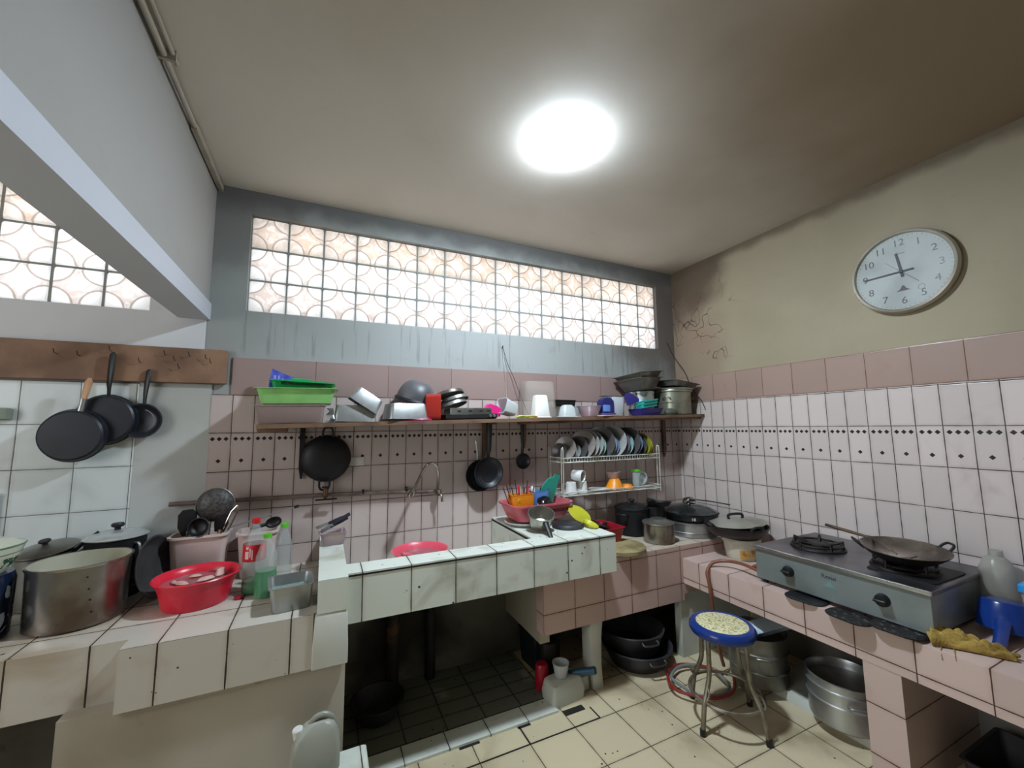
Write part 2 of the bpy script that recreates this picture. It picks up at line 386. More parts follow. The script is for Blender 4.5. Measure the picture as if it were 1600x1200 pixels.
# glass-block windows: every block a bulged slab, the mortar grid between them
def window(name, w, nx, nz, px_, pz):
    m = MB()
    for i in range(nx):
        for k in range(nz):
            cx = w[0]+(i+.5)*px_; cz = w[2]+(k+.5)*pz; hx = px_/2-.0045; hz = pz/2-.0045
            Mx = T(cx, YB+.055, cz) @ R('X', 90)
            m.loft([(hx-.012, hz-.012, -.034, .012), (hx-.004, hz-.004, -.028, .012), (hx, hz, -.018, .01), (hx, hz, .018, .01), (hx-.004, hz-.004, .028, .012), (hx-.012, hz-.012, .034, .012)], Mx, True, True, 3)
    o = struct(name, m, glass_block_mat(w[0], w[2], px_), 50)
    f = MB()
    for i in range(nx+1): f.box(w[0]+i*px_-.0045, w[0]+i*px_+.0045, YB+.03, YB+.09, w[2], w[3])
    for k in range(nz+1): f.box(w[0], w[1], YB+.031, YB+.089, w[2]+k*pz-.0045, w[2]+k*pz+.0045)
    mk('window_frame', f, M_mortar, o)
    return o
window('window_1', W1, 16, 3, BP, .1885)
window('window_2', W2, 8, 3, .193, .191)
# tiled facing of the walls (8 mm proud of the plaster)
mb = MB(); mb.box(-.545, XR-.009, YB-.009, YB, .6, 1.669); struct('trim_2', mb, M_wt_back)
mb = MB(); mb.box(-.46, XR-.009, YB-.009, YB, 1.669, 1.870); struct('trim_3', mb, M_band_back)
mb = MB(); mb.box(XR-.009, XR, YF, YB, .5, 1.674); struct('trim_4', mb, M_wt_right)
mb = MB(); mb.box(XR-.009, XR, YF, YB, 1.674, 1.882); struct('trim_5', mb, M_band_right)
mb = MB(); mb.box(XL, -.84, YB-.009, YB, .6, 1.715); struct('trim_6', mb, M_wt_left)
mb = MB(); mb.box(-.84, -.545, YB-.007, YB, .6, 1.72); struct('trim_13', mb, plaster_mat('limewashed_patch', '#b3b6b2', '#8f8f87', amt=.6))
M_left_daylit = plaster_mat('daylit_white_paint', '#cfd1d4', '#a3a5a6', amt=.35, rough=.6)  # lightened paint stands in for daylight on the wall left of the partition
mb = MB(); mb.box(XL, -.59, YB-.004, YB, 1.90, W2[2]).box(W2[1], -.59, YB-.004, YB, W2[2], W2[3]).box(XL, -.59, YB-.004, YB, W2[3], ZC); struct('trim_14', mb, M_left_daylit)
# kerb and grimy, shade-darkened floor under the sink, the gap left round a lifted floor tile
mb = MB(); mb.box(.1, 1.16, 1.965, 2.075, 0, .012); struct('trim_7', mb, M_sink_tile)
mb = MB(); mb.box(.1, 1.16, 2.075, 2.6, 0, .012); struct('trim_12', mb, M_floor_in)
mb = MB()
for (x0, x1, y0, y1) in ((.2, 1.33, 1.838, 1.845), (.926, .934, 1.84, 1.965), (1.326, 1.334, 1.84, 1.93), (1.18, 1.3, 1.925, 1.965), (.62, .72, 1.950, 1.965), (.92, .99, 1.95, 1.966)): mb.box(x0, x1, y0, y1, -.001, .0012)
struct('trim_8', mb, M_groove)
# soot-dark joint along the ceiling and a painted conduit in the corner over the partition
mb = MB(); mb.tube([(-.565, YF, 2.815), (-.565, 2.1, 2.815)], .010, 10).tube([(-.541, YF, 2.826), (-.541, 1.75, 2.826)], .008, 10).box(-.578, -.556, 2.08, 2.6, 2.80, 2.832)
for y in (-.6, .3, 1.0, 1.7): mb.box(-.585, -.53, y, y+.012, 2.80, 2.8395)
struct('trim_9', mb, pm('painted_conduit', '#9b9284', .5))

# ------------------------------------------------------------------ unseen opening added in the left wall for daylight, the bulb
def emit(name, color, s):
    t = NT(name); e = t.n.new('ShaderNodeEmission'); e.inputs[0].default_value = color; e.inputs[1].default_value = s
    t.link(e.outputs[0], t.out.inputs[0]); return t.m
L = bpy.data.lights.new('fill_opening_portal', 'AREA'); L.shape = 'RECTANGLE'; L.size = 1.8; L.size_y = 1.7; L.cycles.is_portal = True
lo = bpy.data.objects.new('fill_opening_portal', L); col.objects.link(lo); lo.location = (XL-.16, .65, 1.8); lo.rotation_euler = (PI/2, 0, PI)
lo.rotation_euler = Vector((1, 0, 0)).to_track_quat('-Z', 'Y').to_euler()
bl = thing('ceiling_lamp', 'small round glowing bluish-white lamp on the ceiling', 'ceiling light', (1.006, 1.527, ZC))
mb = MB(); mb.lathe([(0, 0), (.060, 0), (.060, -.006), (0, -.006)], 36); mk('lamp_base', mb, pm('white_lamp_plastic', '#d8d6d0', .4), bl)
mb = MB(); mb.lathe([(0, -.030), (.03, -.029), (.06, -.026), (.074, -.021), (.080, -.014), (.080, -.007), (0, -.0065)], 28); mk('diffuser', mb, emit('led_glow', (.74, .87, 1.0, 1), BULB), bl)

# ------------------------------------------------------------------ masonry counters
t_ = thing('tiled_counter', 'white-tiled masonry counter with the big steel pot and red basin on it', 'counter', (-.6, 2.2, 0))
def wpart(name, mb, mat, parent, ang=35):
    """a part given in room coordinates under a thing placed elsewhere"""
    o = mk(name, mb, mat, parent, ang); o.matrix_parent_inverse = Matrix.Translation(-Vector(parent.location)); return o
mb = MB(); mb.box(-2.55, -.598, 1.94, 2.59, .55, .75).box(-.598, -.012, 1.86, 2.59, .55, .75).box(-.012, .0, 1.88, 2.59, .55, .75).box(0, .1035, 1.88, 2.59, .56, .7485); wpart('worktop', mb, M_left_tile, t_)
mb = MB()
mb.box(-.745, .112, 1.885, 2.59, 0, .555).box(-.598, -.2, 1.872, 1.9, .535, .552)
wpart('base_wall', mb, M_plaster_base, t_)
mb = MB(); mb.loft([(.0655, .012, 0, .004), (.0655, .016, .07, .008), (.060, .018, .19, .01), (.056, .012, .203, .006)], T(.053, 1.866, .546), cs=2); wpart('worn_corner', mb, M_cement_white, t_)
t_ = thing('tiled_sink', 'raised white-tiled masonry sink with a deep apron under the wall tap', 'sink', (.8, 2.2, .68))
mb = MB()
mb.box(.104, 1.50, 1.88, 2.010, .68, .88).box(0, .112, 1.85, 2.588, .752, .8795).box(.112, 1.04, 2.01, 2.588, .68, .70)
mb.box(1.04, 1.50, 2.01, 2.588, .70, .88)
wpart('basin_walls', mb, M_sink_tile, t_)
mb = MB(); mb.box(.10, 1.502, 1.878, 1.8805, .866, .873).box(1.036, 1.0405, 2.01, 2.58, .862, .872); wpart('top_joint', mb, M_groove, t_)
t_ = thing('tiled_counter', 'pink-faced masonry counter in the corner carrying the cooking pots', 'counter', (2, 2.3, 0))
mb = MB(); mb.box(1.50, 2.788, 2.025, 2.59, .62, .70).box(1.11, 1.5, 2.03, 2.59, .62, .679); wpart('worktop', mb, M_back_top, t_)
mb = MB(); mb.box(1.11, 2.15, 2.02, 2.10, .36, .6985).box(2.15, 2.788, 2.02, 2.10, .40, .6985); wpart('apron', mb, M_pink_face, t_)
mb = MB(); mb.loft([(.037, .05, 0, .01), (.036, .05, .12, .014), (.040, .05, .28, .014), (.046, .05, .375, .008)], T(1.468, 2.085, 0), cs=2, off=[(0, 0), (-.006, 0), (-.004, 0), (0, 0)]); wpart('pillar', mb, M_cement_white, t_)
mb = MB(); mb.box(1.13, 1.19, 2.10, 2.59, .28, .62); wpart('side_wall', mb, M_plaster_base, t_)
mb = MB(); mb.box(2.14, 2.788, 2.045, 2.10, 0, .45); wpart('support_wall', mb, M_cement_white, t_)
t_ = thing('tiled_counter', 'low pink-tiled masonry counter under the two-burner stove', 'counter', (2.5, 1, 0))
mb = MB(); mb.box(2.15, 2.79, -1.4, 2.019, .535, .62); wpart('worktop', mb, M_right_tile, t_)
mb = MB(); mb.box(2.148, 2.24, -1.4, 2.019, .465, .618); wpart('apron', mb, M_right_tile, t_)
mb = MB(); mb.box(2.150, 2.79, .93, 1.06, 0, .466); wpart('pillar', mb, M_right_tile, t_)
mb = MB()
mb.loft([(.24, .29, 0, .02), (.238, .285, .03, .02), (.232, .28, .045, .02)], T(2.555, 1.355, 0), cs=3)
wpart('plinth', mb, M_cement_white, t_)
# back of the space under the sink: grimy wall facing with a painted shade patch, and soil pipes
mb = MB(); mb.box(.112, 1.13, 2.575, 2.6, 0, .68).box(1.13, 2.14, 2.585, 2.6, 0, .62).box(-2.55, -.745, 2.585, 2.6, 0, .55); struct('trim_10', mb, M_grime_shade)
mb = MB(); mb.box(2.14, 2.8, 2.1, 2.6, 0, .001).box(2.785, 2.8, -1.4, 2.02, 0, .535); struct('trim_11', mb, M_grime_shade)
# ------------------------------------------------------------------ materials: things
def S(*a, **k): return pm(*a, **k)
m_alu = S('dull_aluminium', '#b9bcbb', .36, .85, c2='#8e8f8b', scale=5, bump=.03)
m_alu_dark = S('tarnished_aluminium', '#8b8a82', .42, .8, c2='#57534a', scale=4, bump=.04)
m_steel = S('stained_steel', '#a9a6a0', .25, .95, c2='#6a5a4c', scale=3.5, bump=.02)
m_chrome = S('chrome', '#c9c6c0', .12, 1.0, c2='#8f867a')
m_enamel = S('cream_enamel', '#c9c7b4', .3, 0, c2='#a9a48a', scale=3)
m_soot = S('sooty_black_metal', '#14151a', .55, .2, c2='#211f1f', scale=9, bump=.08)
m_nonstick = S('black_nonstick', '#1c2029', .42, .1, c2='#13151a', scale=6)
m_blackplastic = S('black_plastic', '#121314', .5)
m_iron = S('sooty_iron', '#2c2825', .5, .5, c2='#151312', scale=7, bump=.1)
m_wokin = S('worn_wok_steel', '#9b928a', .28, .9, c2='#4a423b', scale=5)
m_red = S('red_plastic', '#e2283f', .3, 0, c2='#c81f38', scale=3)
m_coral = S('coral_red_plastic', '#e4566a', .35, 0, c2='#cf4a5c', scale=3)
m_darkred = S('dark_red_plastic', '#a8152b', .35)
m_pinkpl = S('salmon_pink_plastic', '#c45f68', .4)
m_whitepl = S('white_plastic', '#dcdcd8', .4, c2='#bfbcb2', scale=4)
m_pinkwhite = S('pinkish_white_plastic', '#d3c2bb', .45, c2='#b39f96', scale=4)
m_ltgreen = S('light_green_plastic', '#8fce79', .4)
m_green = S('green_plastic', '#129c52', .4)
m_teal = S('teal_plastic', '#2fa08a', .45, c2='#238673', scale=4)
m_turq = S('turquoise_plastic', '#2bb5a8', .4)
m_blue = S('royal_blue_plastic', '#16347a', .22, c2='#112860', scale=3)
m_purple = S('purple_blue_plastic', '#3a3182', .35)
m_navy = S('navy_plastic', '#1e2360', .35)
m_ltblue = S('light_blue_plastic', '#5f86c9', .4)
m_orange = S('orange_plastic', '#e8901f', .4)
m_yellow = S('yellow_plastic', '#b8b62a', .5, c2='#a39c20', scale=4)
m_magenta = S('magenta_plastic', '#e0237f', .4)
m_wood = S('worn_brown_board', '#8a6a52', .6, c2='#6b4e3b', scale=4, bump=.1)
m_shelfwood = S('dark_shelf_wood', '#705540', .6, c2='#4c3829', scale=5, bump=.1)
m_palewood = S('pale_wood', '#c9a07c', .5, c2='#a87f5d', scale=9)
m_chop = S('worn_chopping_wood', '#9a8b62', .7, c2='#6f6340', scale=7, bump=.1)
m_wire = S('white_coated_wire', '#cfd0c8', .4, c2='#a39c88', scale=10)
m_stovefront = S('grey_blue_painted_steel', '#848d8b', .34, .35, c2='#727a78', scale=3)
m_stovetop = S('brushed_stove_steel', '#77757a', .3, .85, c2='#4e4b4d', scale=3)
m_stovetrim = S('bright_steel_lip', '#b8bab9', .25, .9)
m_rag = S('mustard_cloth', '#a98d44', .9, c2='#856b2f', scale=9, bump=.5, bscale=120)
m_hose = S('brown_gas_hose', '#7c4a34', .45)
m_redhose = S('red_gas_hose', '#8c2a24', .45)
m_ceramic = S('white_ceramic', '#dcdeda', .15)
m_label = S('red_label', '#c2202c', .4)
m_rubber = S('dark_rubber', '#26262a', .5, c2='#343436', scale=6)
m_clear = plastic_clear('clear_plastic', '#cfd8d6', .27, .10)
m_clearpink = plastic_clear('cloudy_pink_plastic', '#c9b0b8', .6, .25)
m_frost = plastic_clear('frosted_plastic', '#d3d8d6', .72, .35)
m_green_bottle = plastic_clear('green_bottle_plastic', '#5a9e70', .7, .12)
m_water = plastic_clear('basin_water', '#c9838a', .55, .05)
m_cloudwater = plastic_clear('tray_water', '#9fb0a8', .6, .05)
m_glass = plastic_clear('thin_glass', '#d5dedb', .3, .05)

def pan_prof(r, h, rb, t=.003, lip=.004):
    """open vessel: outside up, over the lip, inside down"""
    return [(0, 0), (rb-.008, 0), (rb, .006), (r, h-.004), (r+lip, h-.003), (r+lip, h), (r-t, h), (rb-t, .008), (rb-.012, t), (0, t)]
def bowl_prof(r, h, t=.0025, n=8, lip=.003, flat=.25):
    pts = [(0, 0)]
    for i in range(n+1):
        a = i/n; rr = r*(flat+(1-flat)*math.sin(a*PI/2)); pts.append((rr, h*(1-math.cos(a*PI/2))))
    pts += [(r+lip, h), (r+lip, h+.002), (r-t, h+.001)]
    for i in range(n, -1, -1):
        a = i/n; rr = r*(flat+(1-flat)*math.sin(a*PI/2))-t; pts.append((max(rr, .001), h*(1-math.cos(a*PI/2))+t))
    pts.append((0, t)); return pts
def ring_handle(mb, w, h, r, M):
    """a U of rod standing out along local +y, w wide, h long"""
    pts = smooth_path([(-w/2, -.006, 0), (-w/2, h*.55, 0), (-w*.32, h*.93, 0), (0, h, 0), (w*.32, h*.93, 0), (w/2, h*.55, 0), (w/2, -.006, 0)], 4)
    return mb.tube(pts, r, 8, M)
def knob_prof(r=.02, h=.025): return [(0, 0), (r*.5, 0), (r*.45, h*.35), (r*.9, h*.55), (r, h*.8), (r*.8, h), (0, h)]
def tray_mb(hx, hy, h, taper=.012, t=.002, rim=.008, r=.02):
    m = MB(); m.loft([(hx-taper, hy-taper, 0, r), (hx-taper+.003, hy-taper+.003, .006, r), (hx, hy, h-.003, r), (hx+rim, hy+rim, h-.002, r), (hx+rim, hy+rim, h, r), (hx-t, hy-t, h, r), (hx-taper-t, hy-taper-t, .008, r), (hx-taper-.008, hy-taper-.008, t, r)], None, True, True, 4); return m

# ------------------------------------------------------------------ the hook board and the pans on it
h = thing('hook_board', 'reddish brown wooden board with bent nails fixed to the wall', 'hook board', (-1.5, 2.6, 1.72))
mb = MB(); mb.bbox(0, 0, 0, 2.04, .022, .182, T(0, -.0205, .092)); mk('board', mb, m_wood, h)
for (dx, z) in ((-.4, .10), (.36, .12), (.44, .115), (.552, .145), (.665, .095), (.76, .14), (.80, .115), (.82, .075), (.86, .14), (.93, .13), (.95, .11)):
    mb = MB(); mb.tube([(dx, -.028, z), (dx-.002, -.05, z+.004), (dx-.004, -.056, z+.022)], .0016, 6); mk('nail', mb, m_iron, h)
def frying_pan(name, label, loc, r, depth, hl, tilt, mats, hw=.014, ring=False, group=None, roty=0, wood=False):
    fy = .03 if roty else 0
    """hangs from its handle: the pan's inside or back faces the room (-y)"""
    t = thing(name, label, 'pan', loc, (0, tilt, 0), group)
    mb = MB(); mb.lathe(pan_prof(r, depth, r*(.95 if roty else .78), .003, .003), 48, R('X', 90) if roty == 0 else R('X', -90)); mk('pan_body', mb, mats[0], t)
    if wood:
        mb = MB(); mb.tube([(0, fy-.01, r-.004), (0, fy-.014, r+.03), (0, fy-.018, r+.055)], [.012, .011, .013], 12); mk('ferrule', mb, m_alu, t)
        mb = MB(); mb.tube([(0, fy-.018, r+.052), (0, fy-.02, r+.09), (0, fy-.022, r+.13), (0, fy-.024, r+hl-.01), (0, fy-.024, r+hl)], [.013, .017, .019, .013, .008], 12, flat=.7); mk('handle', mb, mats[1], t)
    else:
        mb = MB(); mb.tube([(0, fy-.008, r-.005), (0, fy-.014, r+.025), (0, fy-.02, r+.05), (0, fy-.022, r+hl*.6), (0, fy-.024, r+hl-.01), (0, fy-.024, r+hl)], [.010, .011, hw, hw*1.25, hw*1.15, hw*.6], 10, flat=.55); mk('handle', mb, mats[1], t)
    return t
frying_pan('frying_pan', 'round black pan with a pale wooden handle, leftmost on the hook board', (-1.038, 2.498, 1.462), .118, .035, .150, 10, (m_nonstick, m_palewood), wood=True, roty=1)
frying_pan('frying_pan', 'large black pan with a long black handle, middle of the three on the board', (-.945, 2.538, 1.535), .118, .035, .205, 2, (m_nonstick, m_blackplastic), .015, roty=1)
frying_pan('frying_pan', 'small black pan with a pale highlight arc added inside, right of the three on the board', (-.815, 2.58, 1.53), .082, .025, .172, 4, (m_nonstick, m_blackplastic), .013)
mb = MB(); mb.tube(arc(-.817, 1.53, .056, -50, 70, 12, 2.551), .0018, 6, caps=True)  # thin bright arc stands in for the highlight on the pan's inner ring
o = mk('ring_arc', mb, m_alu, bpy.data.objects['frying_pan.002']); o.matrix_parent_inverse = (T(-.815, 2.58, 1.53) @ R('Y', 4)).inverted()

# ------------------------------------------------------------------ small fittings at the left edge
mb = MB(); mb.bbox(-1.44, 2.572, 1.56, .34, .05, .055, None, .006); solo('socket_box', 'grey-green plastic box on the wall at the left edge', 'wall box', mb, S('grey_green_plastic', '#8b9384', .5))
mb = MB(); mb.bbox(-1.46, 2.576, 1.205, .36, .03, .018, None, .004); mb.bbox(-1.46, 2.58, 1.10, .36, .018, .19, None, .004); solo('towel_rail', 'black-topped white panel low on the wall at the left edge', 'panel', mb, [m_whitepl], ang=35)

# ------------------------------------------------------------------ left counter: pots and basins
def pot(name, label, cat, loc, r, rb, h, mat, mat_in=None, rot=(0, 0, 0), seg=56):
    t = thing(name, label, cat, loc, rot)
    mb = MB(); mb.lathe([(0, 0), (rb-.01, 0), (rb, .008), (r, h-.012), (r+.004, h-.010), (r+.005, h-.002), (r+.002, h), (r-.003, h-.002)], seg); mk('pot_body', mb, mat, t)
    mb = MB(); mb.lathe([(r-.003, h-.002), (r-.004, h-.012), (rb-.004, .012), (rb-.016, .004), (0, .004)], seg); mk('pot_lining', mb, mat_in or mat, t)
    return t
t = pot('stock_pot', 'big steel stock pot with a cream inside, open, at the front', 'pot', (-.85, 2.225, .75), .147, .142, .232, m_steel, m_enamel)
mb = MB()
for z in (.19, .145, .105, .06): mb.lathe([(0, 0), (.004, 0), (.003, .002), (0, .003)], 8, R('Z', -62+ (.19-z)*60) @ T(.1455, 0, z) @ R('Y', 90))
mk('rivet', mb, m_iron, t)['kind'] = 'stuff'
mb = MB(); mb.tube(smooth_path([(-.148, -.03, .17), (-.17, -.02, .165), (-.172, .02, .165), (-.148, .03, .17)]), .004, 8, R('Z', -75)); mk('handle', mb, m_alu, t)
t = thing('lidded_pot', 'black pot with a silvery-white domed lid and black knob, behind the steel pot', 'pot', (-.838, 2.482, .75))
mb = MB(); mb.lathe([(0, 0), (.098, 0), (.102, .008), (.104, .248), (.108, .252), (.104, .256), (0, .256)], 48); mk('pot_body', mb, m_soot, t)
mb = MB(); mb.lathe([(.108, .252), (.113, .257), (.108, .262), (.08, .275), (.04, .283), (0, .284)], 48); lid = mk('lid', mb, S('silver_white_lid', '#c8cdcb', .25, .5), t)
mb = MB(); mb.lathe(knob_prof(.024, .032), 20, T(0, 0, .282)); mk('knob', mb, m_blackplastic, lid)
for a in (-35,):
    mb = MB(); mb.tube(smooth_path([(.102, 0, .23), (.128, 0, .225), (.134, 0, .15), (.122, 0, .06), (.102, 0, .05)]), .005, 8, R('Z', a)); mk('handle', mb, m_alu, t)
t = thing('pan_lid', 'dark glassy pan lid lying tilted behind the steel pot', 'lid', (-1.065, 2.475, .975), (10, -6, 0))
mb = MB(); mb.lathe([(.10, 0), (.102, .004), (.09, .012), (.04, .022), (0, .024), (0, .020), (.04, .018), (.1, 0)], 36); mk('lid_plate', mb, m_alu_dark, t)
mb = MB(); mb.lathe(knob_prof(.02, .025), 16, T(0, 0, .022)); mk('knob', mb, m_blackplastic, t)
t = thing('saucepan', 'dark saucepan half hidden behind the steel pot, its black handle showing', 'pan', (-1.065, 2.47, .75))
mb = MB(); mb.lathe(pan_prof(.090, .215, .085), 36); mk('pan_body', mb, m_alu_dark, t)
mb = MB(); mb.tube([(.090, -.01, .205), (.115, -.012, .235), (.165, .01, .282)], [.012, .014, .012], 10, flat=.6); mk('handle', mb, m_blackplastic, t)
t = thing('frying_pan', 'dark grey pan standing on edge beside the white tub', 'pan', (-.672, 2.36, .752), (0, 0, 76))
mb = MB(); mb.lathe(pan_prof(.128, .035, .10), 44, T(0, .012, .129) @ R('X', 82)); mk('pan_body', mb, S('grey_nonstick', '#4a4a4a', .4, .2, c2='#37373a'), t)
# blue enamel pot and patterned bowl at the left edge
def band_mat(name, base, band, z0, z1, mark, scale=60):
    t = NT(name); o = t.obj(); x = t.n.new('ShaderNodeSeparateXYZ'); t.link(o, x.inputs[0])
    inb = t.math('MULTIPLY', t.math('GREATER_THAN', x.outputs[2], z0), t.math('LESS_THAN', x.outputs[2], z1))
    n = t.noise(scale, 2, o); c = t.mix(t.math('MULTIPLY', inb, t.step(n, .5, .53)), srgb(base), srgb(mark)); 
    t.bsdf(t.mix(t.step(t.noise(9, 1, o, 2.5), .36, .39) if name.startswith('leafy') else t.math('SUBTRACT', 1.0, t.step(t.noise(9, 1, o, 2.5), .60, .63)), c, srgb(band)) if band else c, .22); return t.m
t = thing('enamel_pot', 'dark blue enamel pot with cloudy white patches at the left edge', 'pot', (-1.122, 2.155, .75))
mb = MB(); mb.lathe([(0, 0), (.10, 0), (.112, .01), (.115, .2), (.108, .225), (0, .225)], 44); mk('pot_body', mb, band_mat('blue_white_enamel', '#b8c2cf', '#122038', 0, 0, '#142642'), t)
t = thing('enamel_bowl', 'white enamel bowl with green leaf border stacked on the blue pot', 'bowl', (-1.122, 2.155, .976))
mb = MB(); mb.lathe([(0, 0), (.085, 0), (.098, .02), (.118, .055), (.128, .092), (.128, .097), (.118, .10), (.095, .112), (0, .118)], 44); mk('bowl_body', mb, band_mat('leafy_enamel', '#cfd3bf', None, .02, .055, '#2d5a45', 42), t)
mb = MB(); mb.lathe([(.127, .091), (.131, .094), (.127, .098), (.122, .094), (.127, .091)], 44); mk('rim', mb, S('green_rim', '#5c7a60', .3), t)
mb = MB(); mb.lathe([(.1205, .066), (.1225, .070), (.1215, .074)], 44); mk('painted_band', mb, S('dark_band', '#25382f', .4), t)

# tubs of utensils
def tub(name, label, loc, hx, hy, h, rot=0, m=m_pinkwhite):
    t = thing(name, label, 'tub', loc, (0, 0, rot))
    mb = MB(); r = .035
    mb.loft([(hx-.02, hy-.02, 0, r), (hx-.016, hy-.016, .006, r), (hx, hy, h-.012, r), (hx+.008, hy+.008, h-.01, r), (hx+.008, hy+.008, h, r), (hx-.003, hy-.003, h, r), (hx-.02, hy-.02, .008, r)], None, True, True, 5)
    mk('tub_body', mb, m, t); return t
tub('utensil_tub', 'pinkish white plastic tub holding a sieve and black spatulas', (-.523, 2.478, .75), .113, .072, .235)
tub('utensil_tub', 'pinkish white plastic tub behind the soda bottles', (-.285, 2.485, .75), .085, .07, .222)
def on_line(a, b, f): return tuple(a[i]+(b[i]-a[i])*f for i in range(3))
t = thing('wire_sieve', 'round dark-meshed sieve standing up in the tub of utensils', 'sieve', (-.472, 2.47, 1.115), (8, 12, 0))
mb = MB(); mb.lathe([(.078, 0), (.081, .003), (.078, .006), (.075, .003), (.078, 0)], 40, R('X', 80)); mk('rim', mb, m_alu_dark, t)
mb = MB(); mb.lathe([(.077, .003), (.07, .02), (.05, .035), (0, .045), (0, .043), (.048, .033), (.068, .019), (.077, .003)], 40, R('X', 80)); mk('mesh', mb, S('fine_mesh', '#3d3b3a', .55, .4, c2='#565350', scale=90, lo=.45, hi=.55), t)
mb = MB(); mb.tube([(0, -.003, -.078), (.012, -.004, -.2), (.016, -.006, -.28)], .004, 8); mk('handle', mb, m_alu, t)
t = thing('spatula', 'black slotted spatula standing head up in the utensil tub, left', 'spatula', (-.575, 2.46, .785), (3, -1, 20))
mb = MB(); mb.tube([(0, 0, 0), (0, 0, .22)], .005, 8); mk('handle', mb, m_alu, t)
mb = MB(); mb.loft([(.018, .004, .2, .003), (.036, .004, .24, .003), (.036, .004, .30, .003), (.02, .004, .32, .003)], None, True, True, 3); mk('blade', mb, m_blackplastic, t)
t = thing('ladle', 'black ladle head beside the sieve in the utensil tub', 'ladle', (-.53, 2.455, .785), (4, 4, -10))
mb = MB(); mb.tube([(0, 0, 0), (0, 0, .2)], .005, 8); mk('handle', mb, m_alu, t)
mb = MB(); mb.lathe(bowl_prof(.042, .03), 24, T(0, .0, .235) @ R('X', 75)); mk('ladle_bowl', mb, m_blackplastic, t)
t = thing('tongs', 'steel tongs leaning right out of the utensil tub', 'tongs', (-.50, 2.465, .80), (5, 22, 0))
for s_ in (-1, 1):
    mb = MB(); mb.tube([(s_*.010, 0, 0), (s_*.011, 0, .2), (s_*.012, 0, .30), (0, 0, .335)], .0045, 8); mk('arm', mb, m_chrome, t)
t = thing('skewer', 'thin steel rod with a dark tip lying across the tubs', 'skewer', (-.42, 2.47, .995), (0, 76, 4))
mb = MB(); mb.tube([(0, 0, 0), (0, 0, .31)], .0035, 8); mk('rod', mb, m_alu, t)
mb = MB(); mb.lathe([(0, .3), (.007, .3), (.008, .32), (0, .325)], 10); mk('tip', mb, m_blackplastic, t)
t = thing('spoon', 'black cooking spoon lying over the second tub of utensils', 'spoon', (-.30, 2.47, .985), (0, 74, -14))
mb = MB(); mb.tube([(0, 0, -.02), (0, 0, .07)], [.008, .009], 8); mk('handle', mb, m_blackplastic, t)
mb = MB(); mb.lathe(bowl_prof(.024, .012), 18, T(0, 0, .09) @ R('X', 80) @ Matrix.Diagonal((1, 1.4, 1, 1))); mk('spoon_bowl', mb, m_blackplastic, t)
t = thing('kitchen_scoop', 'flat wooden-handled scoop standing in the utensil tub', 'scoop', (-.48, 2.46, .80), (3, 10, 0))
mb = MB(); mb.tube([(0, 0, 0), (0, 0, .2)], [.006, .007], 8); mk('handle', mb, m_palewood, t)
mb = MB(); mb.loft([(.02, .003, .19, .003), (.03, .003, .23, .003), (.024, .003, .27, .003)], None, True, True, 3); mk('blade', mb, m_blackplastic, t)

# red basin of washing-up water
t = thing('plastic_basin', 'bright red plastic basin of cloudy water beside the steel pot', 'basin', (-.470, 2.215, .75), (0, 0, 8))
mb = MB(); mb.lathe([(0, 0), (.112, 0), (.118, .008), (.128, .06), (.140, .095), (.152, .108), (.156, .116), (.153, .120), (.145, .116), (.134, .098), (.122, .06), (.112, .010), (0, .006)], 56, None, 1.0, .98); mk('basin_body', mb, m_red, t)
mb = MB(); mb.lathe([(0, .088), (.128, .088), (.128, .0865), (0, .0865)], 48); w_ = mk('water', mb, m_water, t)
for (x, y, s_, lb) in ((-.05, -.03, 1.2, 'flat pale scrap floating near the front of the red basin'), (.03, -.02, 1.3, 'long pale scrap floating in the middle of the red basin'), (.08, .035, 1.5, 'tallest cream scrap floating at the right of the red basin'), (-.01, .05, .9, 'tiny pale scrap floating at the back of the red basin'), (-.08, .01, .8, 'tiny pale scrap floating at the left of the red basin')):
    mb = MB(); mb.lathe([(0, -.006), (.014, -.004), (.018, 0), (.012, .008), (0, .011)], 10, T(x, y, .0955) @ R('Z', x*900) @ Matrix.Diagonal((s_*1.5, s_*.7, s_*.8*(1.8 if s_ == 1.5 else 1), 1))); solo('food_scrap', lb, 'scrap', mb, S('pale_scrap', '#c9a59a', .5, c2='#d9bfa8'), (-.470, 2.215, .75), (0, 0, 8), 'scraps floating in the red basin')
mb = MB(); mb.lathe([(0, 0), (.017, 0), (.017, .010), (.015, .012), (0, .012)], 20); solo('bottle_cap', 'loose dark red bottle cap lying on the white tiles by the basin', 'bottle cap', mb, m_darkred, (-.312, 2.175, .75))

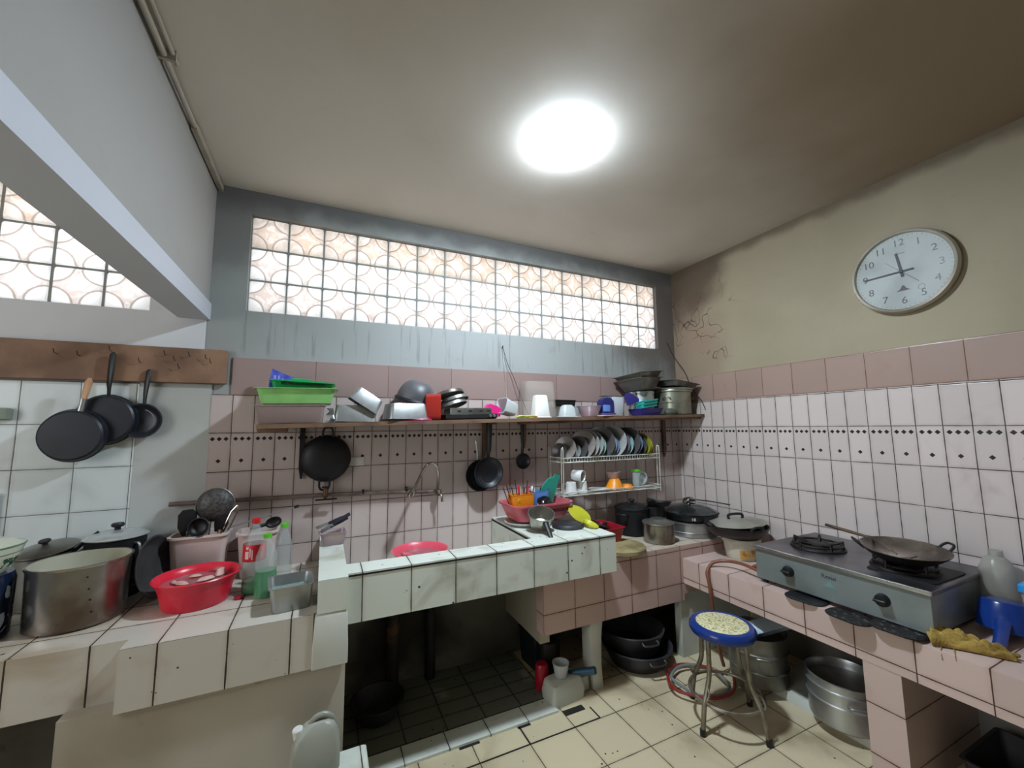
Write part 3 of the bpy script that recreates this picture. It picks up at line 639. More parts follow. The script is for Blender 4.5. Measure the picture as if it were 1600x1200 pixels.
def bottle(name, label, loc, h, r, mat, capm, low=None, lab=None, rot=(0, 0, 0)):
    t = thing(name, label, 'bottle', loc, rot)
    pr = [(0, .004), (r*.6, 0), (r*.95, .006), (r, .02), (r*.97, h*.22), (r, h*.3), (r*.93, h*.42), (r*.98, h*.55), (r*.97, h*.64), (r*.7, h*.78), (.0145, h*.9), (.0135, h*.95), (0, h*.95)]
    if low:
        zc = h*low
        lo_ = [p for p in pr if p[1] <= zc]; hi_ = [p for p in pr if p[1] > zc]
        mb = MB(); mb.lathe(lo_+[(r*.96, zc), (0, zc)], 32); mk('bottle_base', mb, m_green_bottle, t)
        mb = MB(); mb.lathe([(r*.96, zc)]+hi_, 32)
    else: mb = MB(); mb.lathe(pr, 32)
    mk('bottle_body', mb, mat, t)
    if lab:
        mb = MB(); mb.lathe([(r*1.0, h*lab[0]), (r*1.012, h*lab[0]+.001), (r*1.012, h*lab[1]), (r*1.0, h*lab[1]+.001)], 32); l = mk('label', mb, m_label, t)
        mb = MB()
        for k, (a0, a1, z0, z1) in enumerate(((-132, -112, .48, .58), (-108, -102, .5, .62), (-98, -92, .47, .6), (-128, -114, .61, .64))):
            q = r*1.02; mb.prism([(q*math.cos(math.radians(a)), q*math.sin(math.radians(a))) for a in (a0, (a0+a1)/2, a1)]+[((q-.0008)*math.cos(math.radians(a)), (q-.0008)*math.sin(math.radians(a))) for a in (a1, (a0+a1)/2, a0)], h*z0, h*z1)
        mk('label_print', mb, S('label_white', '#e3c9c4', .5), l)
    mb = MB(); mb.lathe([(0, h*.93), (.0165, h*.93), (.0165, h*.995), (.014, h), (0, h)], 20); mk('cap', mb, capm, t)
    return t
m_gcap = S('lime_green_cap', '#5fc02f', .4); m_rcap = S('red_cap', '#c81d20', .4)
bottle('soda_bottle', 'tall clear bottle with red cap and red label, green liquid low inside', (-.268, 2.235, .75), .325, .046, m_clear, m_rcap, .18, (.44, .66))
bottle('soda_bottle', 'clear bottle with a green cap, half full of green liquid, nearest the tray', (-.212, 2.16, .75), .268, .043, m_clear, m_gcap, .42)
bottle('soda_bottle', 'clear empty bottle with a lime green cap by the wall side', (-.155, 2.27, .75), .285, .038, m_clear, m_gcap)
t = thing('baking_tray', 'deep rectangular aluminium tin of cloudy water at the counter edge', 'tray', (-.104, 2.015, .75), (0, 0, 7))
mk('tin_body', tray_mb(.078, .088, .098, .010, .002, .006, .022), m_alu, t)
mb = MB(); mb.loft([(.070, .080, .055, .02), (.070, .080, .057, .02)], None, True, True, 4); mk('water', mb, m_cloudwater, t)

# ------------------------------------------------------------------ sink and what stands in and around it
t = thing('plastic_basin', 'coral red shallow basin inside the tiled sink under the tap', 'basin', (.50, 2.29, .70))
mb = MB(); mb.lathe([(0, 0), (.10, 0), (.108, .01), (.135, .105), (.15, .118), (.152, .124), (.146, .124), (.13, .108), (.104, .014), (0, .008)], 48); mk('basin_body', mb, m_coral, t)
mb = MB(); mb.lathe([(0, .092), (.126, .092), (.126, .09), (0, .09)], 40); mk('water', mb, m_water, t)
mb = MB(); mb.bbox(0, 0, .01, .06, .035, .02, None, .006); solo('soap_bar', 'pink soap bar on the rim of the coral basin in the sink', 'soap', mb, m_pinkpl, (.425, 2.28, .796), (0, 12, 10))
t = thing('food_container', 'clear lilac plastic container with a yellow-green sponge on the sink ledge', 'container', (.062, 2.40, .8805), (0, 0, 4))
mk('container_body', tray_mb(.062, .055, .065, .012, .0015, .004, .015), m_clearpink, t)
mb = MB(); mb.bbox(.01, 0, .022, .075, .06, .03, R('Z', 12), .006); solo('sponge', 'yellow-green sponge lying in the lilac container on the ledge', 'sponge', mb, S('sponge_yellow', '#b3a62c', .9, c2='#7f8a2a', scale=30), (.062, 2.40, .8805), (0, 0, 4))
for k, (x, a, b) in enumerate(((.0, 66, 8), (.015, 60, -4), (-.01, 72, 2))):
    t = thing('kitchen_knife', ['dark purple-handled knife lying over the lilac container, lowest', 'dark purple-handled knife lying over the lilac container, uppermost', 'dark purple-handled knife over the lilac container, shortest'][k], 'knife', (.02+x, 2.40, .952+.012*k), (0, a, b), 'knives over the lilac container')
    mb = MB(); mb.tube([(0, 0, .03), (0, 0, .09), (0, 0, .125-.015*(k == 2))], [.007, .010, .009], 8); mk('handle', mb, S('dark_purple_plastic', '#2b2738', .4), t)
    mb = MB(); mb.box(-.008, .008, -.0008, .0008, -.03, .035); mk('blade', mb, m_alu, t)
# the pipe along the wall and its taps
t = thing('water_pipe', 'dull brown water pipe running along the pink tiles above the sink', 'pipe', (.02, 2.565, 1.11))
mb = MB(); mb.tube([(-.70, 0, .008), (-.15, 0, .002), (.0, 0, .0), (.35, 0, -.012), (.655, 0, -.03)], .0115, 12); mk('pipe_run', mb, S('brown_painted_pipe', '#75645c', .5, c2='#5b4a42', scale=10), t)
mb = MB(); mb.tube([(.0, 0, 0), (.0, -.02, 0), (0, -.04, -.005)], .012, 10).lathe([(0, 0), (.014, 0), (.014, .03), (.009, .038), (0, .04)], 14, T(0, -.03, .0)); mk('stopcock', mb, S('rusty_brass', '#5c4028', .5, .6), t)
mb = MB(); mb.box(-.02, .02, -.034, -.026, .042, .05).box(-.05, .06, -.03, -.02, -.026, -.018); mk('lever', mb, m_iron, t)
for x in (-.5, .2, .45):
    mb = MB(); mb.lathe([(.0115, -.005), (.015, -.005), (.015, .005), (.0115, .005)], 14, T(x, 0, .005-.02*max(0, x)) @ R('Y', 90)).box(x-.004, x+.004, 0, .026, -.012, .012); mk('clip', mb, m_iron, t)
t = thing('sink_tap', 'chrome gooseneck tap curving up from the pipe over the sink', 'tap', (.665, 2.56, 1.075))
mb = MB(); mb.lathe([(0, -.03), (.016, -.03), (.018, 0), (.016, .03), (0, .03)], 16, R('X', 90)).lathe([(0, 0), (.014, 0), (.016, .02), (0, .024)], 14, T(0, -.03, .0)); mk('tap_body', mb, m_chrome, t)
pts = smooth_path([(-.012, -.03, .01), (-.008, -.035, .10), (-.022, -.05, .165), (-.060, -.07, .190), (-.105, -.09, .165), (-.150, -.115, .095), (-.182, -.13, .035)], 6)
mb = MB(); mb.tube(pts, .0085, 12); mk('spout', mb, m_chrome, t)
mb = MB(); mb.lathe([(0, 0), (.011, 0), (.022, -.02), (.024, -.038), (.02, -.042), (0, -.042)], 18, T(-.182, -.13, .045) @ R('Y', 20)); mk('aerator', mb, m_chrome, t)
mb = MB(); mb.tube([(.0, -.035, 0), (.012, -.05, -.01), (.014, -.052, -.05)], [.006, .007, .008], 8); mk('lever', mb, m_chrome, t)
mb = MB(); mb.bbox(.178, 2.588, 1.287, .088, .004, .05, None, .001); solo('sticker', 'plain white rectangular sticker on the tiles right of the wok', 'sticker', mb, m_whitepl)
mb = MB(); mb.tube([(.0, 0, 0), (0, -.025, .004), (0, -.03, .02)], .002, 6); solo('nail', 'nail in the tiles beside the pan hanging under the shelf', 'nail', mb, m_iron, (.935, 2.591, 1.30))
# ------------------------------------------------------------------ things hanging under the shelf
t = thing('hanging_wok', 'black two-handled flat wok hanging on the tiles under the shelf', 'wok', (.017, 2.575, 1.313), (0, 2, 0))
mb = MB(); mb.lathe([(0, -.052), (.05, -.05), (.09, -.042), (.118, -.026), (.130, -.006), (.132, 0), (.126, 0), (.112, -.022), (.085, -.037), (.04, -.045), (0, -.047)], 56, R('X', 90) @ Matrix.Diagonal((1, 1, -1, 1))); mk('wok_body', mb, m_soot, t)
for s_ in (1, -1):
    mb = MB(); ring_handle(mb, .052, .050, .006, T(0, -.01, s_*.126) @ (R('X', 90) if s_ > 0 else R('X', -90))); mk('handle', mb, m_soot, t)
mb = MB(); mb.tube([(0, 0, 0), (0, -.03, .002), (0, -.035, .012)], .002, 6); solo('nail', 'nail holding the two-handled wok under the shelf', 'nail', mb, m_iron, (.017, 2.591, 1.482))
fp_ = frying_pan('frying_pan', 'black frying pan hanging over another at the middle of the shelf', (.986, 2.525, 1.185), .098, .03, .28, 1, (m_nonstick, m_blackplastic), .017)
frying_pan('frying_pan', 'wider dark pan behind the frying pan under mid shelf, its rim showing left', (.948, 2.578, 1.165), .100, .03, .13, -8, (m_soot, m_alu), .007)
frying_pan('frying_pan', 'tiny black pan hanging just left of the dish rack', (1.258, 2.56, 1.245), .052, .02, .21, -2, (m_nonstick, m_blackplastic), .010)
mb = MB()
for rr in (.062, .078): mb.tube(arc(.986, 1.175, rr, 190, 330, 14, 2.4935), .0012, 6)  # thin grey arcs across the lower part of the pan
o = mk('ring_arc', mb, m_alu_dark, fp_); o.matrix_parent_inverse = (T(.986, 2.525, 1.185) @ R('Y', 1)).inverted()

# ------------------------------------------------------------------ the shelf
def shz(x): return 1.5055 + (x+.3)*.0205
t = thing('wall_shelf', 'long dark wooden shelf sagging along the back wall under the window', 'shelf', (-.3, 2.60, 1.50))
x0, x1 = -.3, 2.785
mb = MB()
n = 24
for k in range(n):
    a = x0+(x1-x0)*k/n; b = x0+(x1-x0)*(k+1)/n
    vs = [(x, y, shz(x)-dz) for x in (a, b) for y in (2.315, 2.589) for dz in (.022, 0)]
    mb.add(vs, [(0,1,3,2),(4,6,7,5),(0,4,5,1),(2,3,7,6)]+([(0,2,6,4)] if 0 else [])+[(0,2,6,4),(1,5,7,3)], T(.3, -2.6, -1.5))
mk('shelf_board', mb, m_shelfwood, t)
mb = MB(); mb.bbox(2.0, 2.45, 1.526, 1.56, .2, .024, T(.3, -2.6, -1.5) @ T(2.0, 0, 1.526) @ R('Y', -1.2) @ T(-2.0, 0, -1.526)); mk('under_board', mb, m_shelfwood, t)
mb = MB(); mb.bbox(-.235, 2.38, 1.478, .13, .10, .022, T(.3, -2.6, -1.5), .004); mk('under_board', mb, m_shelfwood, t)
for (x, zl, w, m) in ((-.108, 1.205, .026, m_iron), (.985, 1.28, .024, m_shelfwood), (1.285, 1.33, .022, m_shelfwood), (2.60, 1.22, .03, m_shelfwood)):
    mb = MB(); zt = shz(x)-.024
    mb.prism([(-.0, 2.585-2.6), (-.0, 2.565-2.6), (w, 2.565-2.6), (w, 2.585-2.6)], zl-1.5+.06, zt-1.5, T(x-w/2+.3, 0, 0))
    mb.add([(x-w/2+.3, -.016, zl-1.5+.06), (x+w/2+.3, -.016, zl-1.5+.06), (x+w/2+.3, -.034, zl-1.5+.06), (x-w/2+.3, -.034, zl-1.5+.06), (x+.3-.004, -.016, zl-1.5), (x+.3+.004, -.016, zl-1.5), (x+.3+.004, -.026, zl-1.5), (x+.3-.004, -.026, zl-1.5)], [(0,1,5,4),(1,2,6,5),(2,3,7,6),(3,0,4,7),(4,5,6,7)])
    mb.tube([(x+.3, -.03, zt-1.5-.004), (x+.3, -.24, zt-1.5-.004)], .006, 6)
    mk('bracket', mb, m, t)

# ---- on the shelf, from its left end
t = thing('storage_box', 'large cloudy clear plastic box, lowest of the stack at the shelf\'s left end', 'box', (-.155, 2.44, shz(-.155)+.0015), (0, -1, 0))
mb = MB(); mb.loft([(.145, .095, 0, .02), (.148, .098, .005, .02), (.155, .105, .088, .02), (.162, .11, .09, .02), (.162, .11, .096, .02), (.152, .10, .096, .02), (.134, .089, .008, .02)], None, True, True, 4); mk('box_body', mb, plastic_clear('dusty_clear_plastic', '#a8938c', .6, .3), t)
t = thing('plastic_tray', 'light green plastic tray on top of the cloudy box on the shelf', 'tray', (-.13, 2.43, shz(-.13)+.102), (0, -1, 0))
mk('tray_body', tray_mb(.178, .115, .078, .020, .002, .014, .02), m_ltgreen, t)
t = thing('plastic_basket', 'green plastic basket with slotted sides inside the light green tray', 'basket', (-.11, 2.45, shz(-.11)+.150), (0, 2, 0))
mb = MB(); mb.loft([(.125, .075, 0, .02), (.145, .09, .062, .02), (.155, .1, .064, .02), (.155, .1, .07, .02), (.142, .088, .07, .02), (.122, .073, .006, .02)], None, True, True, 4)
mb.bbox(-.01, -.096, .071, .09, .012, .022, None, .005); mk('basket_body', mb, m_green, t)
mb = MB()
for k in range(24): mb.box(-.10+k*.0085, -.097+k*.0085, -.094, -.088, .048, .062)
mk('slots', mb, m_soot, t)
def cloth_fan(poly, thick=.004):
    m = MB(); m.prism(poly, -thick/2, thick/2, R('X', 90)); return m
t = thing('plastic_bag', 'blue printed plastic bag standing up behind the green basket', 'bag', (-.155, 2.49, shz(-.155)+.185), (-8, 0, 4))
mb = MB(); mb.prism([(-.12, 0), (.10, 0), (.105, .012), (.05, .045), (-.02, .072), (-.06, .088), (-.108, .112), (-.118, .05)], -.012, .012, R('X', 90)); mk('bag_body', mb, S('blue_film', '#3a46a5', .35, 0, c2='#5560b8', scale=30, bump=.3, bscale=40), t)
mb = MB()
for k, (x, z, w, hh) in enumerate(((-.10, .075, .012, .02), (-.08, .07, .008, .024), (-.062, .064, .010, .014), (-.03, .052, .008, .02), (-.015, .045, .012, .018), (.004, .036, .008, .02), (.02, .03, .012, .016), (.04, .022, .009, .014))): mb.box(x, x+w, -.0135, -.0125, z-.02, z-.02+hh)
mk('print', mb, S('pale_violet_print', '#8f8fd0', .5), t)
t = thing('tin_lid_scraps', 'crumpled silvery film scrap between the green tray and the tin', 'scrap', (.03, 2.37, shz(.03)+.002), (0, 0, 0))
mb = MB(); random.seed(3)
vs = [(random.uniform(-.02, .025), random.uniform(-.02, .02), z*.012) for z in range(7)]
mb.loft([(.024, .02, 0, .008), (.014, .022, .02, .006), (.02, .012, .04, .006), (.01, .014, .06, .004), (.016, .01, .075, .004)], None, True, True, 2, [(0, 0), (.006, 0), (-.004, 0), (.004, .003), (-.006, 0)]); mk('film', mb, S('crumpled_film', '#a9aaa8', .25, .8, c2='#2d2c2b', scale=40), t, 10)
t['label'] = 'crumpled silvery film scrap between the green tray and the tin'; t.name = 'film_scrap'
def tin(name, label, loc, hx, hy, h, rot, taper=.012, mat=None):
    t = thing(name, label, 'tin', loc, rot); mk('tin_body', tray_mb(hx, hy, h, taper, .002, .006, .018), mat or m_alu, t); return t
tin('cake_tin', 'silver rectangular tin lying upside down, lower of the two by the green tray', (.155, 2.44, shz(.155)+.093), .108, .085, .09, (180, 1, 0))
tin('cake_tin', 'silver rectangular tin leaning tilted on top of another tin', (.232, 2.42, shz(.2)+.155), .085, .075, .08, (180, 34, 0))
tin('cake_tin', 'silver rectangular tin upside down in front of the red container', (.425, 2.40, shz(.42)+.099), .112, .08, .088, (180, 0, 10))
mb = MB(); mb.lathe([(0, 0), (.088, 0), (.090, .005), (.088, .009), (0, .009)], 36); solo('plastic_disc', 'thin red-rimmed plastic disc under the upside-down tin on the shelf', 'lid', mb, m_magenta, (.500, 2.405, shz(.5)+.001), (0, -1, 0))
t = thing('mixing_bowl', 'grey-black bowl lying upside down behind the red container', 'bowl', (.525, 2.47, shz(.52)+.24), (180+10, 12, 0))
mb = MB(); mb.lathe(bowl_prof(.115, .12, .003, 10, .006, .3), 44); mk('bowl_body', mb, S('grey_black_bowl', '#5a595c', .45, .1, c2='#333438', scale=5), t)
mb = MB(); mb.lathe([(.119, .11), (.126, .122), (.120, .128), (.115, .12)], 44); mk('rim', mb, m_soot, t)
t = thing('storage_box', 'glossy red plastic container standing on its side on the shelf', 'box', (.585, 2.41, shz(.585)+.079), (90, 0, 82))
mb = MB(); mb.loft([(.055, .065, -.045, .02), (.065, .075, -.04, .022), (.072, .077, .04, .022), (.074, .078, .045, .022), (.066, .072, .045, .02), (.058, .066, -.035, .02)], None, True, True, 5); mk('box_body', mb, S('tomato_red_plastic', '#9c2a22', .3, c2='#84211a', scale=3), t)
for k, (x, z, tl) in enumerate(((.725, .118, 16), (.735, .150, 14), (.700, .185, 10))):
    t = thing('pot_lid', ['shiny round pot lid leaning right of the red container, lowest', 'shiny round pot lid leaning right of the red container, middle', 'dull round pot lid leaning behind the red container, topmost'][k], 'lid', (x, 2.43, shz(.7)+z-.035), (-12, -tl, 0), 'lids leaning on the red container')
    mb = MB(); mb.lathe([(.088, 0), (.092, .003), (.088, .02), (.07, .028), (0, .032), (0, .029), (.068, .025), (.085, .018), (.088, 0)], 40); mk('lid_plate', mb, [m_alu, m_alu, m_alu_dark][k], t)
t = thing('table_grill', 'flat black and silver tabletop grill plate lying on the shelf', 'grill', (.815, 2.415, shz(.815)+.001), (0, -1.2, 0))
mb = MB(); mb.loft([(.155, .08, 0, .01), (.165, .088, .008, .01), (.165, .088, .030, .01), (.155, .08, .034, .01)], None, True, True, 3); mk('base', mb, m_blackplastic, t)
mb = MB(); mb.loft([(.135, .072, .034, .008), (.135, .072, .066, .008), (.128, .066, .070, .008)], None, True, True, 3); mk('grill_body', mb, m_alu_dark, t)
mb = MB()
for x in (-.09, -.02, .05, .1): mb.box(x, x+.022, -.0735, -.071, .045, .055)
mk('slot', mb, m_soot, t)
mb = MB(); mb.lathe([(0, 0), (.01, 0), (.009, .008), (0, .009)], 12, T(.14, -.088, .02) @ R('X', 90)).lathe([(0, 0), (.01, 0), (.009, .008), (0, .009)], 12, T(.115, -.088, .02) @ R('X', 90)); mk('dial', mb, m_alu, t)
t = thing('plastic_sleeve', 'bright magenta plastic packet lying on the shelf beside the grill', 'packet', (.985, 2.46, shz(.985)+.055), (0, 8, 0))
mb = MB(); mb.prism([(-.065, -.01), (-.02, .042), (.03, .036), (.062, .02), (.06, -.03), (.01, -.035)], -.03, .03, R('X', 90)); mk('packet_body', mb, m_magenta, t, 15)
t.name = 'magenta_packet'
t = thing('food_container', 'clear plastic tub lying tipped over near the yellow thing', 'container', (1.14, 2.45, shz(1.14)+.055), (0, -72, 10))
mk('container_body', tray_mb(.05, .06, .1, .01, .0015, .004, .02), m_frost, t)
mb = MB(); mb.tube(smooth_path([(0, 0, 0), (.03, -.01, .006), (.07, 0, .004), (.12, .005, .008), (.15, 0, .006)]), [.012]+[.009]*23+[.012], 8, None, flat=.7); solo('yellow_peeler', 'yellow plastic gadget lying flat at the shelf\'s front edge', 'gadget', mb, S('yellow_gadget', '#d3a920', .45, c2='#a8bf3a', scale=20, lo=.5, hi=.55), (1.12, 2.35, shz(1.12)+.009))
t = thing('food_container', 'large frosted clear food container standing on end on the shelf', 'container', (1.355, 2.50, shz(1.355)+.001))
mb = MB(); mb.loft([(.125, .055, 0, .025), (.13, .06, .006, .025), (.115, .056, .245, .025), (.105, .05, .255, .025)], None, True, True, 4); mk('container_body', mb, plastic_clear('dusty_frosted_plastic', '#c3b5aa', .34, .35), t)
t = thing('food_container', 'white upside-down plastic beaker in front of the frosted container', 'container', (1.322, 2.40, shz(1.322)+.001))
mb = MB(); mb.loft([(.066, .05, 0, .015), (.066, .05, .006, .015), (.058, .042, .01, .015), (.044, .034, .145, .018), (.038, .03, .152, .015)], None, True, True, 4); mk('container_body', mb, m_whitepl, t)
t = thing('food_container', 'small clear domed container upside down on the shelf, front row', 'container', (1.53, 2.39, shz(1.53)+.001))
mb = MB(); mb.loft([(.07, .05, 0, .02), (.07, .05, .004, .02), (.056, .042, .008, .02), (.044, .034, .07, .02), (.03, .026, .084, .018)], None, True, True, 4); mk('container_body', mb, m_frost, t)
tin('square_tray', 'small black square tray behind the clear domed container', (1.575, 2.50, shz(1.575)+.078), .075, .05, .05, (4, 0, 4), .008, m_blackplastic)
t = thing('food_container', 'low clear container beneath the black square tray', 'container', (1.60, 2.50, shz(1.60)+.001))
mk('container_body', tray_mb(.085, .06, .074, .012, .0015, .004, .02), m_frost, t)
t = thing('food_container', 'wide pinkish clear bowl of clutter left of the blue bottle holder', 'container', (1.735, 2.42, shz(1.735)+.001))
mb = MB(); mb.lathe(pan_prof(.088, .078, .06, .0015, .004), 32); mk('container_body', mb, m_clearpink, t)
mb = MB(); mb.bbox(0, 0, .006, .14, .1, .010, None, .002); solo('wood_offcut', 'thin pale wooden offcut under the pinkish bowl\'s right side', 'wood piece', mb, m_palewood, (1.84, 2.36, shz(1.84)-.0005), (0, -1, 6))
t = thing('scoop_holder', 'dark blue arched plastic holder with a light blue block inside', 'holder', (1.868, 2.40, shz(1.868)+.012))
mb = MB(); mb.prism([(-.055, 0), (-.055, .08), (-.042, .11), (-.01, .125), (.03, .12), (.052, .10), (.055, .07), (.055, 0)], -.03, .03, R('X', 90)); mk('holder_body', mb, m_navy, t)
mb = MB(); mb.bbox(-.018, -.034, .045, .06, .012, .05, None, .003); mk('block', mb, m_ltblue, t)
mb = MB(); mb.bbox(0, -.02, .006, .12, .05, .012, None, .003); mk('base', mb, S('violet_blue_plastic', '#3b46c0', .4), t)
t = thing('plastic_jar', 'tall white plastic tub with a dark lid beside the blue holder', 'tub', (1.965, 2.43, shz(1.965)+.001))
mb = MB(); mb.loft([(.062, .05, 0, .03), (.065, .053, .006, .03), (.072, .058, .14, .03), (.072, .058, .145, .03)], None, True, True, 5); mk('tub_body', mb, S('bluish_white_plastic', '#c4cbd2', .35, c2='#a9b1ba', scale=3), t)
mb = MB(); mb.loft([(.08, .062, .145, .03), (.08, .062, .150, .03)], T(-.02, 0, 0) @ R('Y', 2), True, True, 5); mk('lid', mb, m_alu_dark, t)
# the purple dustpan, turquoise baskets, cylinder and square baking pans on it
t = thing('dustpan', 'dark purple-blue plastic scoop tray lying on the shelf under turquoise baskets', 'tray', (2.245, 2.395, shz(2.245)+.001), (0, -2, 0))
mk('tray_body', tray_mb(.12, .07, .052, .02, .003, .004, .015), m_purple, t); t.name = 'purple_tray'
mb = MB(); mb.prism([(-.115, .10), (-.10, .13), (-.05, .128), (.05, .072), (.06, .06), (-.02, .055), (-.09, .03)], -.05, -.044, R('X', 90)); solo('purple_board', 'dark purple plastic sheet leaning left of the turquoise baskets', 'sheet', mb, m_purple, (2.185, 2.38, shz(2.18)+.045))
for k in range(2):
    t = thing('mesh_basket', ['turquoise mesh basket on the purple tray, lower of two', 'turquoise mesh basket on the purple tray, upper of two'][k], 'basket', (2.235+.005*k, 2.362, shz(2.2)+.058+.022*k), (-10, -7, 0), 'turquoise baskets on the shelf')
    mb = MB(); mb.loft([(.072, .03, 0, .01), (.08, .035, .026, .01), (.084, .039, .028, .01), (.084, .039, .033, .01), (.076, .032, .033, .01), (.07, .028, .004, .01)], None, True, True, 3); mk('basket_body', mb, m_turq, t)
    mb = MB()
    for i in range(13): mb.box(-.066+i*.0105, -.060+i*.0105, -.0375, -.0345, .012, .020)
    mk('mesh_holes', mb, m_soot, t)
t = thing('aluminium_pot', 'tall cylindrical aluminium pot carrying square baking pans on the shelf', 'pot', (2.285, 2.475, shz(2.285)+.001))
mb = MB(); mb.lathe([(0, 0), (.088, 0), (.092, .005), (.092, .05), (.0935, .052), (.092, .056), (.092, .165), (.096, .17), (.096, .185), (.090, .192), (.0, .192)], 44); mk('pot_body', mb, m_alu, t)
mb = MB(); mb.lathe([(0, 0), (.028, 0), (.03, .01), (.028, .18), (.0, .185)], 24, T(-.115, -.02, 0)); solo('steel_cup', 'slim aluminium cup standing left of the tall pot on the shelf', 'cup', mb, m_alu, (2.285, 2.475, shz(2.2)+.001))
for k, (dz, tl, ty, s_) in enumerate(((.196, -5, 7, 1.0), (.235, -9, 9, 1.04))):
    t = thing('square_baking_pan', ['deep square tapered baking pan on the tall pot, lower one', 'dark square baking pan tilted on top of another, topmost on the shelf'][k], 'baking pan', (2.245+.0*k, 2.45, shz(2.285)+dz), (tl*.6, -ty*.6, 12), 'square baking pans on the tall pot')
    mb = MB(); mb.loft([(.085, .085, 0, .01), (.088, .088, .004, .01), (.132*s_, .12*s_, .085, .012), (.145*s_, .13*s_, .087, .012), (.145*s_, .13*s_, .090, .012), (.13*s_, .118*s_, .090, .012), (.084, .084, .007, .01)], None, True, True, 3); mk('pan_body', mb, m_alu_dark, t)
t = thing('steamer_pot', 'wide aluminium steamer with a dark shallow tray on top in the corner', 'steamer', (2.585, 2.445, shz(2.585)+.001))
mb = MB(); mb.lathe([(0, 0), (.130, 0), (.136, .006), (.137, .09), (.140, .094), (.137, .098), (.138, .178), (.148, .182), (.150, .19), (.148, .196), (0, .2)], 52); mk('pot_body', mb, S('greenish_aluminium', '#a5a693', .35, .75, c2='#6f6d5c', scale=4), t)
for a in (205, 330):
    mb = MB(); mb.tube(smooth_path([(.137, -.03, .12), (.155, -.025, .13), (.16, 0, .14), (.155, .025, .13), (.137, .03, .12)]), .005, 8, R('Z', a)); mk('handle', mb, m_alu_dark, t)
mb = MB(); mb.lathe([(.128, .196), (.155, .2), (.157, .208), (.13, .214), (0, .216), (0, .212), (.128, .208), ], 48); mk('lid', mb, m_alu, t)
t = thing('dark_tray', 'dark shallow rectangular tray lying tilted on the corner steamer', 'tray', (2.595, 2.43, shz(2.585)+.222), (2, 5, 6))
mk('tray_body', tray_mb(.145, .12, .04, .02, .002, .012, .02), m_alu_dark, t)
t = thing('dented_lid', 'crumpled grey cloth tucked beside the corner steamer\'s foot', 'cloth', (2.455, 2.345, shz(2.45)+.001), (0, 0, 0)); t.name = 'cloth_bundle'
mb = MB(); mb.lathe([(0, 0), (.04, 0), (.05, .015), (.042, .035), (.02, .048), (0, .05)], 16, Matrix.Diagonal((1.3, .7, 1, 1))); mk('cloth_body', mb, S('grey_green_cloth', '#55574a', .9, c2='#38392f', scale=12, bump=.4, bscale=70), t)
# nail and drooping string above the shelf, wire in the corner
mb = MB(); mb.tube([(0, 0, 0), (.0, -.012, .002), (0, -.016, .014)], .004, 6); solo('nail', 'large nail in the plaster above the middle of the shelf', 'nail', mb, m_iron, (1.13, 2.6, 2.04))
mb = MB(); mb.tube(smooth_path([(1.13, 2.585, 2.045), (1.16, 2.575, 1.93), (1.20, 2.56, 1.83), (1.235, 2.54, 1.72), (1.285, 2.50, 1.555)]), .0022, 6); solo('string', 'dark string hanging slantwise from the nail down to the shelf', 'string', mb, m_soot)
mb = MB(); mb.tube(smooth_path([(1.13, 2.585, 2.045), (1.14, 2.583, 1.9), (1.152, 2.58, 1.75), (1.155, 2.575, 1.548)]), .0012, 6); solo('string', 'thin pale string hanging straight from the nail to the shelf', 'string', mb, m_wire)
mb = MB(); mb.tube(smooth_path([(2.70, 2.585, 2.20), (2.73, 2.55, 2.08), (2.74, 2.45, 1.93), (2.72, 2.38, 1.80), (2.775, 2.33, 1.68), (2.783, 2.30, 1.60)]), .003, 6); solo('cable', 'dark cable drooping down the corner behind the steamer', 'cable', mb, m_soot)

# ------------------------------------------------------------------ wall clock
t = thing('wall_clock', 'round white wall clock with black numerals high on the right wall', 'clock', (2.80, 1.012, 2.284))
CM = R('Z', -90) @ R('X', 90)   # local: x right along the wall (-y), y up, z towards the room
r = .222
mb = MB(); mb.lathe([(0, 0), (r-.012, 0), (r, .010), (r+.002, .03), (r-.006, .044), (r-.016, .046), (r-.020, .038), (r-.020, .03), (0, .03)], 72, CM); mk('case', mb, S('silver_grey_case', '#b9b4a6', .3, .3, c2='#8d8675', scale=3), t)
mb = MB(); mb.lathe([(0, .0305), (r-.0195, .0305), (r-.0195, .0315), (0, .0315)], 64, CM); dial = mk('dial', mb, S('dial_white', '#a9b0ac', .5), t)
m_num = S('clock_black', '#1c1c1e', .4)
for k in range(1, 13):
    a = math.radians(90-30*k); mb = MB(); text_mb(mb, str(k), .052, CM @ T(.158*math.cos(a), .158*math.sin(a), .032), .0004); mk('numeral', mb, m_num, dial)
mb = MB()
for k in range(60):
    a = math.radians(6*k); mb.box(-.0008, .0008, .190, .196 if k % 5 else .199, .0318, .0322, CM @ Matrix.Rotation(-a, 4, 'Z'))
mb.box(-.022, .022, .098, .101, .0318, .0322, CM).prism([(-.03, -.105), (.03, -.105), (.02, -.099), (.012, -.093), (.006, -.080), (0, -.074), (-.006, -.080), (-.012, -.093), (-.02, -.099)], .0318, .0322, CM)
mb.lathe([(.012, .0318), (.014, .0318), (.014, .0322), (.012, .0322)], 20, CM @ T(.072, -.105, 0))
mk('dial_marks', mb, S('clock_grey', '#4a4a48', .5), dial)
def hand(nm, deg, ln, tail, w, z):
    mb = MB(); mb.prism([(-w/2, -tail), (w/2, -tail), (w*.35, ln), (-w*.35, ln)], z, z+.0015, CM @ Matrix.Rotation(-math.radians(deg), 4, 'Z')); mk(nm, mb, m_blackplastic, t)
hand('hour_hand', 352, .105, .03, .013, .034); hand('minute_hand', 270, .165, .05, .008, .0365); hand('second_hand', 318, .09, .10, .002, .039)
